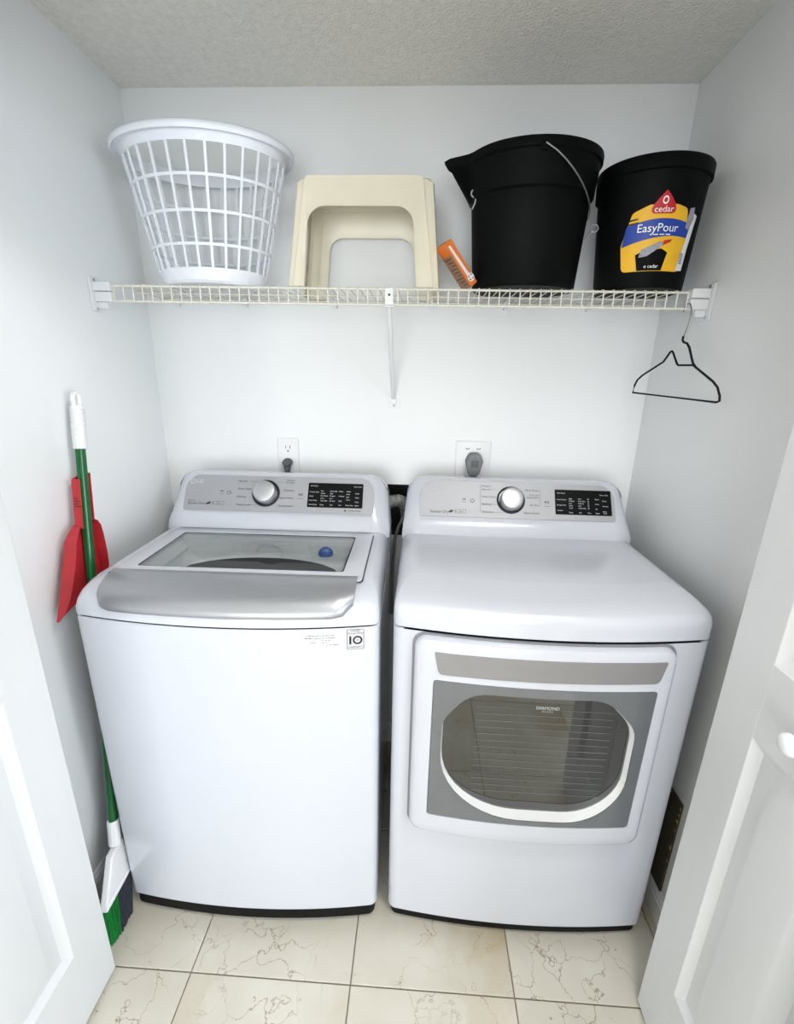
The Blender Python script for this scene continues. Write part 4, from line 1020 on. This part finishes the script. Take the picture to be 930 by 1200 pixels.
def cord(name_root, pts, r, m): return G().tube(pts, r, 8).build('cord', m, name_root, smooth=60, world=True)
pl_ = thing('power_plug', (.4315, -.02, 1.145), 'dark grey plug in the lower socket of the narrow outlet', 'plug')
g = G(); g.loft([[(.4315+a*w, -.0086-d*.030, 1.162+b*hh) for a, b in [(math.cos(2*PI*k/18), math.sin(2*PI*k/18)) for k in range(18)]] for d, w, hh in ((0, .0165, .0135), (.3, .0170, .0140), (.7, .0150, .0125), (1, .0100, .0090))], True, True, True)
g.loft([[(.4315+a*w, -.022+b*.011, z) for a, b in [(math.cos(2*PI*k/12), math.sin(2*PI*k/12)) for k in range(12)]] for z, w in ((1.164, .0172), (1.148, .0128), (1.132, .0088), (1.112, .0078))], True, True, True)
g.build('plug_body', M['plugdark'], pl_, smooth=50, world=True)
cord(pl_, [(.4315, -.022, 1.112), (.431, -.023, 1.08), (.436, -.026, .95), (.45, -.03, .75)], .0048, M['plugdark'])
orr = thing('wall_outlet', (1.064, -.002, 1.185), 'large square white wall outlet behind the dryer', 'outlet')
plate(orr, 1.0050, 1.1235, 1.1215, 1.2500)
g = G()
for s in (-1, 1):
    for q in (-1, 1):
        x = 1.0640+s*.0185; g.add([(x-.003+q*.0015*s, -.0066, 1.2220), (x+q*.0015*s+.0005, -.0066, 1.2220), (x+q*.006*s, -.0066, 1.2270), (x-.003+q*.006*s, -.0066, 1.2270)], [(0, 1, 2, 3)])
g.build('slots', M['slot'], orr, smooth=0, world=True, fix=False)
pr_ = thing('power_plug', (1.064, -.03, 1.17), 'large grey plug in the square outlet behind the dryer', 'plug')
pp = round_poly([(-.017, -.040), (.017, -.040), (.0295, .010), (.018, .038), (-.018, .038), (-.0295, .010)], .016, 4)
g = G(); g.loft([[(1.0665+a*s_, -.0064-d, 1.1755+b*s_) for a, b in pp] for d, s_ in ((0, .97), (.004, 1), (.026, 1.0), (.034, .93), (.036, .80))], True, True, True)
g.build('plug_body', M['plug'], pr_, smooth=40, world=True)
g = G(); g.prism(round_poly([(1.0545, 1.168), (1.0790, 1.168), (1.0790, 1.1915), (1.0545, 1.1915)], .003, 3), lambda a, b, t: (a, -.0420-t, b), .0012); g.box(1.062, 1.0715, -.0428, -.0415, 1.1960, 1.1985)
g.build('plug_label', M['plugdark'], pr_, smooth=0, world=True)
cord(pr_, [(1.066, -.024, 1.140), (1.066, -.024, 1.11), (1.066, -.026, .98), (1.07, -.03, .8)], .0085, M['plug'])
hs_ = thing('drain_hose', (.80, .01, 1.03), 'grey corrugated hose bending out of the dark wall opening', 'hose')
path = [(.735, -.028, .985), (.752, -.026, 1.012), (.772, -.020, 1.026), (.792, -.012, 1.034), (.812, -.002, 1.036), (.828, .010, 1.028), (.838, .024, 1.008), (.842, .036, .975), (.842, .044, .935)]
pts = []; rad = []
for i in range(len(path)-1):
    for j in range(8):
        t = j/8; pts.append(tuple(Vector(path[i]).lerp(Vector(path[i+1]), t))); rad.append(.0215 if (j % 4) < 2 else .0190)
G().tube(pts, rad, 16).build('corrugated_tube', M['hose'], hs_, smooth=30, world=True)
ht = thing('supply_hose', (.82, -.03, 1.0), 'thin pale grey hose slanting across the dark wall opening', 'hose')
G().tube([(.862, -.004, 1.040), (.852, -.010, 1.024), (.836, -.016, .985), (.818, -.020, .945), (.806, -.022, .905), (.800, -.022, .80), (.80, -.022, .60)], .0058, 10).build('tube', M['hose'], ht, smooth=60, world=True)
G().tube([(.864, -.003, 1.043), (.857, -.008, 1.033)], .0088, 10).build('coupling', M['chrome'], ht, smooth=40, world=True)
